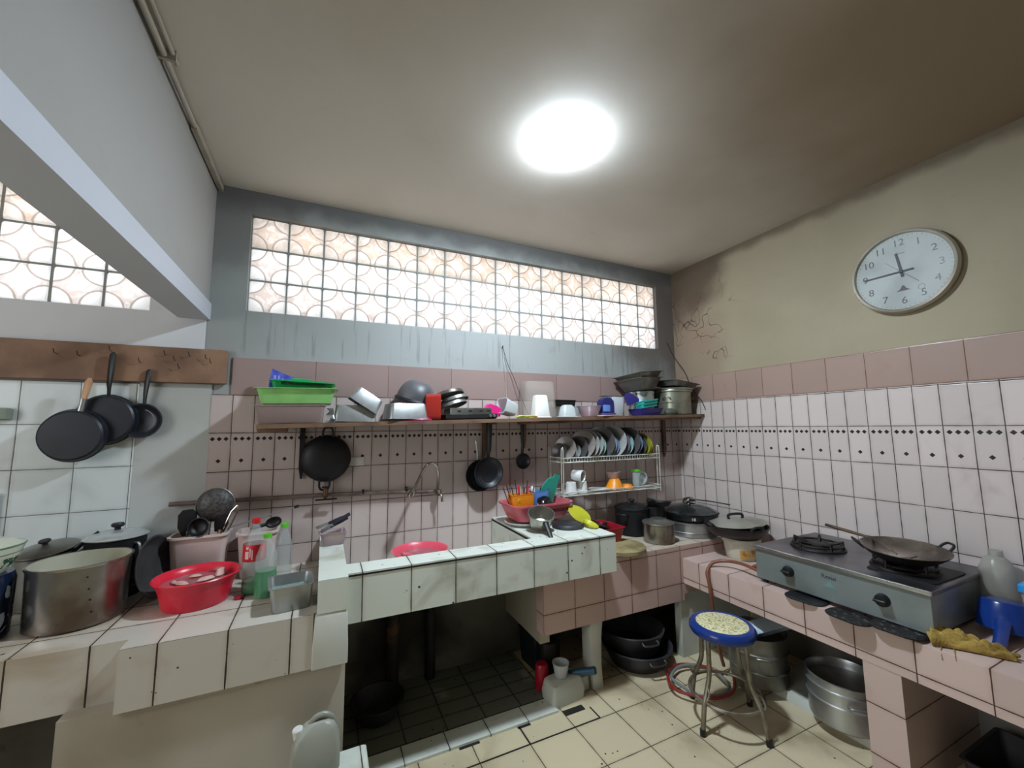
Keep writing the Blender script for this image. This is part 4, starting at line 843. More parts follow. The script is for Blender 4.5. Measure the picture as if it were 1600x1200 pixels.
mb = MB(); mb.lathe([(0, .033), (.009, .033), (.009, .041), (0, .042)], 16, CM); mk('hub', mb, m_blackplastic, t)
# ------------------------------------------------------------------ dish rack and dishes
RX0, RX1, RY0, RY1 = 1.475, 2.335, 2.37, 2.565
t = thing('dish_rack', 'two-tier white wire dish rack by the wall over the cooking pots', 'dish rack', (1.9, 2.47, .88))
def rk(mb): return T(-1.9, -2.47, -.88)
Q = T(-1.9, -2.47, -.88)
for (nm, za, hh) in (('upper_tier', 1.235, .03), ('lower_tier', 1.012, .022)):
    mb = MB()
    for z in (za, za+hh):
        mb.tube([(RX0, RY0, z), (RX1, RY0, z), (RX1, RY1, z), (RX0, RY1, z)], .0036, 6, Q, closed=True)
    k = 0; x = RX0+.012
    while x < RX1:
        mb.tube([(x, RY0, za+hh), (x, RY0, za), (x, RY0+.04, za), (x, RY1, za), (x, RY1, za+hh)], .0019, 5, Q); x += .0235
    mk(nm, mb, m_wire, t)
for x, zb in ((RX0, .882), (RX1, .99)):
    mb = MB(); zt = 1.325
    mb.tube(smooth_path([(x, RY0, zb), (x, RY0, zt-.03), (x, RY0+.012, zt), (x, RY0+.024, zt-.03), (x, RY0+.026, 1.02)]), .0035, 6, Q)
    mb.tube(smooth_path([(x, RY1, zb), (x, RY1, zt-.03), (x, RY1-.012, zt), (x, RY1-.024, zt-.03), (x, RY1-.026, 1.02)]), .0035, 6, Q)
    mb.tube([(x, RY0, zb+.003), (x, RY1, zb+.003)], .003, 6, Q)
    mk('side_frame', mb, m_wire, t)
mb = MB(); mb.tube([(2.335, 2.37, .995), (2.25, 2.45, 1.002), (2.335, 2.565, 1.01), (2.335, 2.591, 1.01)], .0022, 6, Q); mk('wall_hook', mb, m_wire, t)
def plate(label, x, r, m, tilt, turn, zb=1.238, y=2.465, name='dinner_plate', dp=.016):
    mb = MB(); mb.lathe([(0, 0), (r*.55, 0), (r*.6, .002), (r*.95, dp), (r, dp+.001), (r, dp+.003), (r*.93, dp+.002), (r*.58, .005), (0, .004)], 36)
    return solo(name, label, 'plate', mb, m, (x, y, zb+r*math.cos(math.radians(tilt))+.002), (0, -90+tilt, turn), 'plates standing in the rack')
m_pl = [S('plate_grey', '#8f8880', .25, 0, c2='#77716b'), S('plate_white', '#9a9b98', .25), S('plate_blue', '#6d86a5', .25), S('plate_green', '#8fb5ac', .25), S('plate_dark', '#4d4a4a', .3), S('plate_violet', '#6f6578', .3), S('plate_olive', '#8c8a1f', .35), S('plate_lime', '#b9c421', .35), S('plate_pink', '#c9a9a5', .35)]
PL = [(1.515, .062, 4), (1.56, .085, 0), (1.60, .060, 1), (1.632, .058, 1), (1.665, .085, 4), (1.705, .108, 0), (1.745, .106, 1), (1.785, .104, 1), (1.825, .088, 3), (1.862, .118, 4), (1.90, .100, 1), (1.935, .090, 2), (1.968, .122, 1), (2.02, .106, 5), (2.062, .098, 3), (2.11, .115, 4), (2.15, .100, 2), (2.20, .088, 4), (2.235, .092, 6), (2.262, .082, 7), (2.30, .062, 8)]
dsc = ['small dark plate at the far left end of the rack', 'grey plate second from the left in the rack', 'small white saucer, left of a pair in the rack', 'small white saucer, right of a pair in the rack', 'dark plate behind the pair of white saucers', 'large grey plate left of centre in the rack', 'large white plate with a clear rim just left of centre', 'white plate in the rack right beside its larger twin', 'pale green small plate in the rack centre', 'tall dark plate rising at the rack centre', 'white plate leaning in front of the tall dark one', 'small blue plate just right of the rack centre', 'tallest white plate leaning right of the rack centre', 'violet-grey plate right of the tallest white plate', 'pale green plate among violet and dark ones', 'large round dark plate at the right half of the rack', 'blue plate leaning before the olive plates', 'dark small plate left of the olive one', 'olive plate near the right end of the rack', 'lime yellow plate near the right end of the rack', 'small pink saucer, last at the right end of the rack']
for k, (x, r, mi) in enumerate(PL): plate(dsc[k], x, r, m_pl[mi], 8+(k*5 % 9), 24+(k*7 % 8))
def mug(label, loc, rotz, tip=180):
    t = thing('mug', label, 'mug', loc, (tip, 0, rotz), 'white mugs on the lower tier')
    mb = MB(); mb.lathe([(0, 0), (.030, 0), (.034, .004), (.042, .08), (.040, .081), (.0385, .078), (.031, .006), (0, .005)], 32); mk('mug_body', mb, m_ceramic, t)
    mb = MB(); mb.tube(smooth_path([(.037, 0, .018), (.062, 0, .022), (.068, 0, .042), (.062, 0, .062), (.040, 0, .066)]), .005, 8); mk('handle', mb, m_ceramic, t)
mug('white mug upside down at the left end of the lower rack tier', (1.565, 2.42, 1.0975), 120)
mug('white mug upside down, second on the lower rack tier', (1.66, 2.43, 1.0975), 60)
mug('white mug lying across the two upside-down mugs', (1.60, 2.45, 1.142), 30, 95)
t = thing('saucer', 'white saucer lying flat in the middle of the lower rack tier', 'saucer', (1.81, 2.44, 1.020))
mb = MB(); mb.lathe([(0, 0), (.04, 0), (.075, .012), (.075, .014), (.04, .004), (0, .004)], 32); mk('saucer_body', mb, m_ceramic, t)
mb = MB(); mb.lathe([(0, .075), (.034, .075), (.037, .072), (.062, .02), (.072, .006), (.074, .003), (.07, 0), (.06, .012), (.035, .068), (0, .071)], 32); solo('plastic_bowl', 'bright orange plastic bowl upside down on the lower rack tier', 'bowl', mb, m_orange, (1.955, 2.44, 1.02))
mb = MB(); mb.lathe([(0, .0), (.036, 0), (.055, .045), (.053, .047), (.034, .004), (0, .004)], 28, R('X', 0)); solo('plastic_bowl', 'pale pink bowl balanced on the orange bowl', 'bowl', mb, S('pale_pink_ceramic', '#b8998f', .3), (1.965, 2.46, 1.097), (0, 0, 0))
mb = MB(); mb.lathe([(0, .03), (.03, .03), (.05, .004), (.05, 0), (.028, .026), (0, .026)], 28); solo('plastic_dish', 'small orange dish upside down right of the orange bowl', 'dish', mb, m_orange, (2.065, 2.43, 1.019))
t = thing('glass_cup', 'clear glass with a green rim pattern on the lower rack tier', 'glass', (2.155, 2.43, 1.017))
mb = MB(); mb.lathe([(0, 0), (.026, 0), (.033, .11), (.031, .11), (.024, .006), (0, .006)], 28); mk('glass_body', mb, m_glass, t)
mb = MB(); mb.lathe([(.0335, .118), (.036, .13), (.033, .134), (.03, .12)], 24); mk('green_rim', mb, m_gcap, t)
t = thing('glass_bowl', 'clear glass bowl leaning at the right end of the lower tier', 'bowl', (2.25, 2.45, 1.065), (0, -68, 10))
mb = MB(); mb.lathe(bowl_prof(.05, .04, .002), 30); mk('bowl_body', mb, m_frost, t)
mb = MB(); mb.bbox(0, 0, .006, .08, .10, .012, None, .004); solo('dish_cloth', 'folded pale cloth lying under the right glass bowl', 'cloth', mb, m_wire, (2.25, 2.43, 1.0195), (0, 0, 8))

# ------------------------------------------------------------------ on the tiled platform by the sink
t = thing('plastic_basket', 'salmon red plastic basket crowded with cutlery holders beside the sink', 'basket', (1.255, 2.36, .905), (0, 0, 2))
mb = MB(); mb.loft([(.165, .10, 0, .04), (.170, .105, .006, .04), (.205, .128, .087, .045), (.215, .136, .090, .045), (.215, .136, .100, .045), (.203, .126, .100, .045), (.166, .10, .008, .04)], None, True, True, 5); mk('basket_body', mb, m_pinkpl, t)
mb = MB()
for i in range(11): mb.box(.04+i*.0125, .047+i*.0125, -.122, -.112, .045, .070, R('X', 0))
mk('slots', mb, S('dark_slot', '#6e2c33', .6), t)
t = thing('oval_platter', 'white oval platter under the salmon basket', 'platter', (1.18, 2.31, .8805), (0, 0, -10))
mb = MB(); mb.lathe([(0, 0), (.11, 0), (.13, .008), (.155, .022), (.155, .025), (.128, .012), (0, .006)], 44, Matrix.Diagonal((1, .8, 1, 1))); mk('platter_body', mb, m_whitepl, t)
def holder(name, label, loc, hx, hy, h, mat, rot=0):
    t = thing(name, label, 'holder', loc, (0, 0, rot)); mk('holder_body', tray_mb(hx, hy, h, .006, .002, .002, .012), mat, t); return t
h1 = holder('cutlery_holder', 'orange plastic cutlery holder of chopsticks in the salmon basket', (1.155, 2.37, .9135), .080, .038, .142, m_orange, 3)
mb = MB(); mb.lathe([(.009, 0), (.013, .002), (.009, .004), (.009, 0)], 18, T(-.03, -.036, .105) @ R('X', 90)); mk('emblem', mb, m_yellow, h1)
h2 = holder('cutlery_holder', 'light blue cutlery holder of spoons in the salmon basket', (1.295, 2.39, .9135), .055, .04, .150, m_ltblue, -3)
random.seed(11)
for k in range(9):
    x = 1.095+.014*k; mb = MB(); L_ = random.uniform(.17, .235); mb.tube([(0, 0, 0), (0, 0, L_)], [.0022, .0035], 6)
    pale = k in (4, 7)
    solo('chopstick', ('pale chopstick' if pale else 'dark brown chopstick')+[' at the far left of the orange holder', ', second from the left in the orange holder', ', third from the left in the orange holder', ', fourth from the left in the orange holder', ' standing straight in the middle of the orange holder', ' beside the red handles in the orange holder', ' behind the red handles in the orange holder', ' slanting right in the orange holder', ' at the far right of the orange holder'][k], 'chopstick', mb, m_wire if pale else S('dark_bamboo', '#4a2c24', .5), (x, 2.36+random.uniform(-.01, .02), .925), (random.uniform(-6, 6), [-22, -17, -12, -7, 0, 4, 8, 20, 14][k], 0), 'chopsticks in the orange holder')
for k, (x, c, cl, a, lb) in enumerate(((1.165, m_red, 'red', -4, 'red-handled knife leaning left in the orange holder'), (1.19, m_red, 'red', 10, 'red-handled knife leaning right in the orange holder'), (1.27, m_whitepl, 'white', -6, 'white plastic spoon standing in the light blue holder'), (1.30, m_blackplastic, 'black', 6, 'black-handled fork in the light blue holder'), (1.325, m_blackplastic, 'black', 16, 'black-handled spoon leaning right in the light blue holder'))):
    t = thing(['kitchen_knife', 'kitchen_knife', 'spoon', 'fork', 'spoon'][k], lb, ['knife', 'knife', 'spoon', 'fork', 'spoon'][k], (x, 2.385, .925), (-5, a, 0))
    mb = MB(); mb.tube([(0, 0, 0), (0, 0, .12)], .0025, 6); mk('shank', mb, m_alu, t)
    mb = MB()
    if k == 2: mb.lathe([(0, .115), (.012, .12), (.016, .14), (.013, .165), (0, .172)], 14, Matrix.Diagonal((1, .4, 1, 1)))
    else: mb.tube([(0, 0, .11), (0, 0, .14), (0, 0, .178-.02*(k > 2))], [.005, .008, .006], 8)
    mk('handle', mb, c, t)
mb = MB(); mb.prism([(-.085, -.11), (.03, -.125), (.062, .09), (.066, .105), (.02, .118), (.012, .095), (-.03, .085), (-.062, .045), (-.08, .0)], -.003, .003, R('X', 90)); solo('cutting_board', 'teal plastic cutting sheet standing up between basket and dish rack', 'cutting board', mb, m_teal, (1.385, 2.40, 1.052), (10, 4, 8))
t = thing('metal_bowl', 'shiny dark steel bowl leaning in the salmon basket', 'bowl', (1.315, 2.29, 1.005), (50, 20, 0))
mb = MB(); mb.lathe(bowl_prof(.062, .04, .002), 30, R('X', 180)); mk('bowl_body', mb, S('dark_mirror_steel', '#55585c', .15, .95), t)
t = thing('saucepan', 'small aluminium saucepan with a black handle tipped towards the sink', 'pan', (1.165, 2.135, .8855), (22, -3, -8))
mb = MB(); mb.lathe(pan_prof(.076, .082, .060, .002, .003), 44, T(0, .012, .018)); mk('pan_body', mb, S('worn_aluminium', '#aaa79c', .3, .85, c2='#6f6b60', scale=5), t)
mb = MB(); mb.tube([(0, -.06, .085), (0, -.085, .075), (0, -.12, .062), (0, -.155, .05)], [.018, .015, .014, .012], 12, flat=.6); mk('handle', mb, m_blackplastic, t)
mb = MB(); mb.lathe([(0, 0), (.094, 0), (.096, .004), (.094, .012), (.085, .022), (.05, .029), (0, .031)], 44); solo('round_cover', 'matt black round lid lying flat right of the small saucepan', 'lid', mb, m_rubber, (1.35, 2.135, .8815), (0, 0, 0))
mb = MB(); mb.lathe([(0, 0), (.078, 0), (.080, .002), (.078, .004), (0, .003)], 32); solo('plastic_plate', 'dull yellow plastic plate leaning up behind the black lid', 'plate', mb, m_yellow, (1.487, 2.21, .925), (34, 14, 0))
t = thing('plastic_strainer', 'small yellow plastic cup lid lying before the yellow plate', 'lid', (1.468, 2.075, .884), (12, 8, 0)); t.name = 'yellow_cup_lid'  # small loose cup lid
mb = MB(); mb.lathe([(0, 0), (.035, 0), (.048, .012), (.05, .018), (.047, .018), (.034, .004), (0, .004)], 24, Matrix.Diagonal((.8, 1.3, 1, 1))); mk('lid_body', mb, m_yellow, t)
t = thing('plastic_sheet', 'crumpled white plastic bag hanging behind the yellow plate', 'bag', (1.56, 2.50, .885)); t.name = 'crumpled_bag'
mb = MB(); mb.loft([(.03, .012, 0, .005), (.055, .016, .03, .006), (.03, .012, .06, .005), (.05, .008, .09, .004), (.012, .006, .13, .003)], None, True, True, 3, [(0, 0), (-.02, 0), (.0, 0), (-.015, 0), (-.01, 0)]); mk('bag_body', mb, plastic_clear('white_film', '#d7d0cb', .7, .4), t, 12)
t.location = (1.50, 2.50, .885)
# ------------------------------------------------------------------ on the pink corner counter
t = thing('plastic_basin', 'small dark red rectangular basin beside the sink end, holding a dark pan', 'basin', (1.685, 2.27, .70), (0, 0, 2))
mk('basin_body', tray_mb(.115, .115, .125, .025, .003, .008, .02), m_darkred, t)
t = thing('frying_pan', 'dark shiny pan resting in the small red basin', 'pan', (1.665, 2.28, .80), (14, 14, 30))
mb = MB(); mb.lathe(pan_prof(.095, .04, .075), 36); mk('pan_body', mb, S('dark_brown_pan', '#33251f', .2, .3), t)
mb = MB(); mb.tube([(.09, 0, .035), (.12, 0, .045), (.15, 0, .05)], [.008, .01, .009], 8); mk('handle', mb, m_blackplastic, t)
mb = MB(); mb.lathe([(0, 0), (.152, 0), (.158, .006), (.158, .026), (.152, .032), (0, .034)], 56); solo('chopping_board', 'thick round wooden chopping block on the corner counter', 'chopping board', mb, m_chop, (1.728, 2.125, .7005), (0, 0, 0))
def lidded(name, label, cat, loc, r, h, mat, lidmat, knobm, rb=None, dome=.03, kr=.02):
    t = thing(name, label, cat, loc); rb = rb or r
    mb = MB(); mb.lathe([(0, 0), (rb-.008, 0), (rb, .008), (r, h-.01), (r+.004, h-.006), (r+.004, h), (0, h)], 48); mk('pot_body', mb, mat, t)
    mb = MB(); mb.lathe([(r+.003, h), (r+.006, h+.004), (r+.001, h+.009), (r*.7, h+.009+dome*.65), (r*.3, h+.009+dome*.95), (0, h+.009+dome)], 48); l = mk('lid', mb, lidmat, t)
    mb = MB(); mb.lathe(knob_prof(kr, kr*1.2), 18, T(0, 0, h+.008+dome)); mk('knob', mb, knobm, l)
    return t
t = lidded('cooking_pot', 'tall black cooking pot with a dark lid in the corner beside the dish rack', 'pot', (2.075, 2.40, .70), .125, .185, m_soot, S('dark_steel_lid', '#4a4c4e', .25, .8), m_blackplastic, .112, .022, .024)
for a in (200, 20):
    mb = MB(); mb.tube(smooth_path([(.12, -.035, .15), (.155, -.03, .155), (.16, .03, .155), (.12, .035, .15)]), .007, 8, R('Z', a)); mk('handle', mb, m_blackplastic, t)
t = thing('steel_pot', 'small stained steel pot with a glass-like lid near the counter edge', 'pot', (2.085, 2.155, .70))
mb = MB(); mb.lathe([(0, 0), (.094, 0), (.100, .008), (.103, .118), (.107, .120), (.107, .126), (0, .126)], 48); mk('pot_body', mb, m_steel, t)
mb = MB(); mb.lathe([(.106, .126), (.104, .132), (.06, .142), (.05, .152), (.046, .153), (0, .153)], 40); l = mk('lid', mb, m_alu_dark, t)
t = thing('frying_pan', 'sooty black pan with a thick black handle lying across the pots in the corner', 'pan', (2.195, 2.255, .908), (-4, 4, 0))
mb = MB(); mb.lathe(pan_prof(.085, .032, .070), 36); mk('pan_body', mb, m_soot, t)
mb = MB(); mb.tube([(-.065, -.03, .026), (-.095, -.045, .040), (-.15, -.06, .05)], [.016, .02, .018], 12, flat=.7); mk('handle', mb, m_blackplastic, t)
t = thing('pan_stand', 'black cone-shaped clip handle behind the small steel pot', 'handle', (2.195, 2.285, .7005)); t.name = 'black_pot'
t['label'] = 'narrow black pot behind the small steel pot, under the sooty pan'; t['category'] = 'pot'
mb = MB(); mb.lathe(pan_prof(.062, .205, .055, .002, .003), 32); mk('pot_body', mb, m_blackplastic, t)
t = thing('steamer_pot', 'low wide aluminium steamer ring on the pink corner counter', 'steamer', (2.455, 2.215, .70))
mb = MB(); mb.lathe([(0, 0), (.165, 0), (.17, .006), (.170, .03), (.175, .034), (.170, .038), (.178, .09), (.184, .094), (.184, .10), (.17, .102), (0, .102)], 56); mk('pot_body', mb, m_alu, t)
t = thing('wok', 'black-sided pan numbered 18 standing on the low steamer ring', 'wok', (2.455, 2.215, .803))
mb = MB(); mb.lathe([(0, 0), (.15, 0), (.178, .012), (.186, .045), (.192, .048), (.192, .052), (.18, .05), (0, .046)], 56); w = mk('pan_body', mb, m_blackplastic, t)
mb = MB(); text_mb(mb, '18', .030, R('Z', -42) @ T(0, -.1845, .029) @ R('X', 82), .0012); mk('painted_number', mb, m_whitepl, w)
mb = MB(); mb.lathe([(.184, .052), (.187, .056), (.17, .066), (.13, .088), (.06, .104), (0, .108)], 56); l = mk('lid', mb, S('dark_glossy_lid', '#6b7476', .15, .9, c2='#3c4244', scale=3), t)
mb = MB(); mb.tube(smooth_path([(-.03, 0, .102), (-.025, 0, .128), (.025, 0, .128), (.03, 0, .102)]), .006, 8, R('Z', 40)); mk('lid_handle', mb, m_blackplastic, l)
t = thing('ladle', 'long steel ladle lying over the dark lid towards the wall', 'ladle', (2.50, 2.16, .885), (0, 0, -16))
mb = MB(); mb.tube([(-.10, .05, .035), (.06, 0, .02), (.2, -.05, -.005)], .005, 8); mk('handle', mb, m_chrome, t)
mb = MB(); mb.lathe(bowl_prof(.045, .03, .002), 26, T(-.02, .12, .03) @ R('X', 160)); mk('ladle_bowl', mb, m_chrome, t)
t.location.z = .91
# ------------------------------------------------------------------ on the stove counter
t = thing('plastic_bucket', 'old white paint-type bucket with a peeling printed side under the wok', 'bucket', (2.50, 1.855, .62))
mb = MB(); mb.lathe([(0, 0), (.088, 0), (.092, .006), (.106, .105), (.113, .106), (.114, .118), (.108, .13), (.1, .128), (0, .125)], 44); mk('bucket_body', mb, S('yellowed_white_plastic', '#c9c6b4', .4, c2='#9d9270', scale=5), t)
mb = MB()
for (a0, a1, z0, z1) in ((-150, -118, .02, .07), (-112, -85, .03, .085)):
    r0 = .1002; n = 6; mb.prism([((r0+.0012)*math.cos(math.radians(a0+(a1-a0)*i/n)), (r0+.0012)*math.sin(math.radians(a0+(a1-a0)*i/n))) for i in range(n+1)]+[((r0-.006)*math.cos(math.radians(a1-(a1-a0)*i/n)), (r0-.006)*math.sin(math.radians(a1-(a1-a0)*i/n))) for i in range(n+1)], z0, z1)
mk('print', mb, S('ochre_print', '#b98a3c', .5, c2='#6b4f35', scale=30), t)
t = thing('wok', 'brown-black wok resting on the white bucket beside the stove', 'wok', (2.50, 1.885, .751))
mb = MB(); mb.lathe([(0, 0), (.11, 0), (.15, .012), (.178, .04), (.19, .068), (.195, .071), (.195, .075), (.187, .074), (.172, .045), (.145, .018), (0, .006)], 60); mk('wok_body', mb, S('brown_black_iron', '#2a211d', .4, .3, c2='#171312', scale=5), t)
for a in (168, 252, ):
    mb = MB(); ring_handle(mb, .07, .045, .008, R('Z', a-90) @ T(0, .185, .068) @ R('X', 48)); mk('handle', mb, m_soot, t)
t = thing('wok_cover', 'pale aluminium lid with a black bar handle lying on the wok by the stove', 'lid', (2.53, 1.905, .831), (-3, -4, 0))
mb = MB(); mb.lathe([(.174, -.004), (.180, 0), (.16, .008), (.10, .020), (0, .026), (0, .022), (.10, .016), (.174, -.004)], 56); mk('lid_plate', mb, S('chalky_aluminium', '#b5b3a8', .4, .5, c2='#8c897c', scale=3), t)
mb = MB(); mb.tube(smooth_path([(-.042, 0, .018), (-.040, 0, .050), (.040, 0, .050), (.042, 0, .018)]), .0085, 10, R('Z', -30)); mk('lid_handle', mb, m_blackplastic, t)
# stove
t = thing('gas_stove', 'grey-blue steel two-burner gas stove on the pink stove counter', 'stove', (2.475, 1.195, .62))
SX0, SX1, SY0, SY1 = -.268, .300, -.362, .362
mb = MB(); mb.bbox((SX0+SX1)/2, 0, .098, SX1-SX0, SY1-SY0, .155, None, .004); body = mk('stove_body', mb, m_stovefront, t)
mb = MB(); mb.bbox((SX0+SX1)/2, 0, .184, SX1-SX0+.012, SY1-SY0+.012, .018, None, .004); mk('top_plate', mb, m_stovetop, t)
mb = MB(); mb.bbox(SX0-.004, 0, .184, .012, SY1-SY0+.014, .020, None, .003); mk('front_lip', mb, m_stovetrim, t)
for y in (-.33, .33):
    for x in (-.24, .24):
        mb = MB(); mb.lathe([(0, 0), (.014, 0), (.012, .022), (0, .022)], 12, T(x, y, 0)); mk('foot', mb, m_blackplastic, t)
for y in (.185, -.205):
    mb = MB(); mb.lathe([(0, 0), (.027, 0), (.025, .018), (.022, .024), (0, .024)], 28, T(SX0, y, .104) @ R('Y', -90)); mb.bbox(0, 0, .03, .010, .044, .014, T(SX0, y, .104) @ R('Y', -90), .002); mk('control_knob', mb, m_blackplastic, t)
FM = T(SX0-.0004, 0, 0) @ R('Z', -90) @ R('X', 90)
mb = MB(); text_mb(mb, 'Rinnai', .026, FM @ T(-.0, .132, 0), .0006); mk('maker_lettering', mb, S('logo_dark', '#23292b', .5), body)
mb = MB(); mb.prism([(-.022, .085), (.026, .085), (.004, .118)], 0, .0006, FM).box(-.03, .03, .072, .074, 0, .0006, FM).box(-.02, .036, .080, .082, 0, .0006, FM); mk('side_print', mb, S('faded_green_print', '#6f908c', .5), body)
def burner(y, pan):
    mb = MB(); mb.lathe([(0, .193), (.115, .193), (.125, .197), (.122, .203), (.07, .199), (.05, .198), (.05, .212), (.035, .218), (0, .218)], 40, T(-.02, y, 0)); b = mk('burner', mb, m_iron, t)
    mb = MB(); mb.tube([(.108*math.cos(a*PI/18)-.02, y+.108*math.sin(a*PI/18), .215) for a in range(36)], .006, 8, closed=True)
    for k in range(5):
        a = k*2*PI/5+.4; c_, s_ = math.cos(a), math.sin(a)
        mb.tube([(.112*c_-.02, y+.112*s_, .198), (.112*c_-.02, y+.112*s_, .232), (.085*c_-.02, y+.085*s_, .222), (.045*c_-.02, y+.045*s_, .212)], .0075, 6)
    mk('pan_support', mb, m_iron, t)
burner(.175, 0); burner(-.19, 1)
mb = MB(); mb.loft([(.15, .12, .1935, .02), (.15, .12, .198, .02)], T(-.02, -.225, 0), True, True, 4); mk('drip_tray', mb, m_soot, t)
t = thing('wok', 'thin steel wok with a long wooden handle on the right stove burner', 'wok', (2.435, .995, .846), (2, -3, 0))
mb = MB(); mb.lathe([(0, 0), (.05, .003), (.09, .015), (.125, .036), (.152, .060), (.158, .064), (.158, .067), (.150, .064), (.122, .039), (.087, .018), (.048, .006), (0, .004)], 60); mk('wok_body', mb, m_wokin, t)
mb = MB(); mb.lathe([(0, -.001), (.052, .002), (.092, .014), (.127, .035), (.153, .058)], 60); mk('sooty_outside', mb, m_soot, t)
for a in (128, 322):
    mb = MB(); ring_handle(mb, .055, .040, .0055, R('Z', a-90) @ T(0, .152, .062) @ R('X', 42)); mk('handle', mb, m_soot, t)
d = Vector((2.5, 1.346, .925))-Vector((2.46, 1.15, .90))
t2 = thing('cooking_spatula', 'long wooden-handled metal spatula lying in the wok on the stove', 'spatula', (2.435, .995, .846))
mb = MB(); mb.tube([(.075, .355, .085), (.06, .24, .077), (.05, .15, .069)], [.008, .0085, .006], 8); mk('handle', mb, S('scorched_wood', '#5a4430', .6, c2='#2e231a', scale=20), t2)
mb = MB(); mb.tube([(.05, .16, .070), (.03, .09, .055), (.01, .03, .026)], .004, 8); mb.loft([(.025, .002, -.02, .002), (.04, .002, .03, .002)], T(.01, .0, .017) @ R('X', 72), True, True, 2); mk('blade', mb, m_wokin, t2)
# three burner grates pushed under the front of the stove
def grate(label, loc, rz, m, s_=1.0):
    t = thing('burner_mat', label, 'burner mat', loc, (0, 0, rz), 'burner mats in front of the stove')
    mb = MB(); mb.loft([(.062*s_, .085*s_, 0, .05), (.064*s_, .087*s_, .003, .05), (.064*s_, .087*s_, .006, .05), (.060*s_, .083*s_, .009, .05)], None, True, True, 6); mk('mat_body', mb, m, t)
m_crust = S('crusted_black_iron', '#1d1b1b', .6, .3, c2='#5a5754', scale=55, lo=.58, hi=.68, bump=.6, bscale=90)
grate('smooth black oval burner mat, left of the three before the stove', (2.190, 1.295, .6205), 6, m_soot)
grate('crusty black burner mat, middle of the three before the stove', (2.155, 1.095, .6205), -2, m_crust)
grate('crusty black burner mat, right of the three by the yellow rag', (2.180, .935, .6295), 4, m_crust)
mb = MB()
pts = smooth_path([(2.225, 1.50, .66), (2.235, 1.62, .672), (2.25, 1.70, .668), (2.235, 1.77, .66), (2.18, 1.815, .645), (2.125, 1.815, .60), (2.118, 1.80, .54), (2.125, 1.795, .44), (2.16, 1.80, .2), (2.20, 1.80, .06)], 6)
mb.tube(pts, .0095, 10); mb.tube([(2.23, 1.55, .70), (2.24, 1.60, .672)], .011, 8)
solo('gas_hose', 'brown rubber gas hose looping from the stove over the counter edge', 'hose', mb, m_hose)
# rag: folded ribbon of cloth
t = thing('rag', 'crumpled mustard yellow rag at the counter edge right of the stove', 'cloth', (2.27, .76, .62), (0, 0, 0))
mb = MB(); random.seed(5)
nx, ny = 34, 14; vs = []; fs = []
for i in range(nx):
    for j in range(ny):
        u = i/(nx-1); v = j/(ny-1)
        x = -.050+.085*u+(v-.5)*(.115*(1-u*.7)); y = .095-.20*u+(v-.5)*.055*(1-u)+.012*math.sin(9*v+4*u)
        h_ = (.050*(1-u)**.6+.014)*math.sin(PI*v)**.6*(.7+.5*math.sin(13*u+5*v)*math.sin(17*v-3*u))+.004*math.sin(31*u)*math.sin(23*v)
        vs.append((x, y, max(.002, h_+.004)))
for i in range(nx-1):
    for j in range(ny-1):
        a = i*ny+j; fs.append((a, a+1, a+ny+1, a+ny))
mb.add(vs, fs); mb.tube([(-.085, .05, .006), (-.118, .04, .002), (-.126, .036, -.03)], .0014, 5).tube([(-.07, .02, .006), (-.121, .0, .001), (-.124, -.002, -.016)], .0012, 5)
mk('cloth_body', mb, m_rag, t, 60)
sm = bpy.data.objects['cloth_body'] if 0 else t.children[0]
md = sm.modifiers.new('thick', 'SOLIDIFY'); md.thickness = .003; md.offset = -1
t = thing('plastic_dipper', 'royal blue plastic water dipper lying upside down beside the stove', 'dipper', (2.535, .735, .62), (0, 0, 0))
mb = MB(); mb.lathe([(.080, .012), (.084, .014), (.082, .03), (.072, .115), (.066, .122), (0, .124), (0, .120), (.064, .118), (.076, .03), (.080, .012)], 44, T(0, 0, .012) @ R('Y', 8)); mk('dipper_body', mb, m_blue, t)
mb = MB(); mb.tube([(-.06, -.012, .075), (-.10, -.018, .055), (-.16, -.026, .022), (-.205, -.032, .014)], [.024, .021, .019, .017], 12, flat=.45); mk('handle', mb, m_blue, t)
t = thing('water_jug', 'round cloudy plastic bottle behind the blue dipper at the wall', 'bottle', (2.70, .785, .62))
mb = MB(); mb.lathe([(0, 0), (.052, 0), (.058, .01), (.060, .18), (.056, .22), (.040, .26), (.024, .276), (.022, .30), (0, .302)], 36); mk('bottle_body', mb, plastic_clear('cloudy_plastic', '#b5b3a6', .5, .3), t)
t = thing('storage_box', 'clear box with a bright blue lid at the right edge of the photo', 'box', (2.69, .625, .62))
mb = MB(); mb.loft([(.06, .075, 0, .015), (.068, .085, .165, .015)], None, True, True, 3); mk('box_body', mb, m_clearpink, t)
mb = MB(); mb.loft([(.074, .09, .165, .015), (.074, .09, .19, .015), (.068, .085, .195, .015)], None, True, True, 3); mk('lid', mb, S('sky_blue_plastic', '#2b95d6', .35), t)

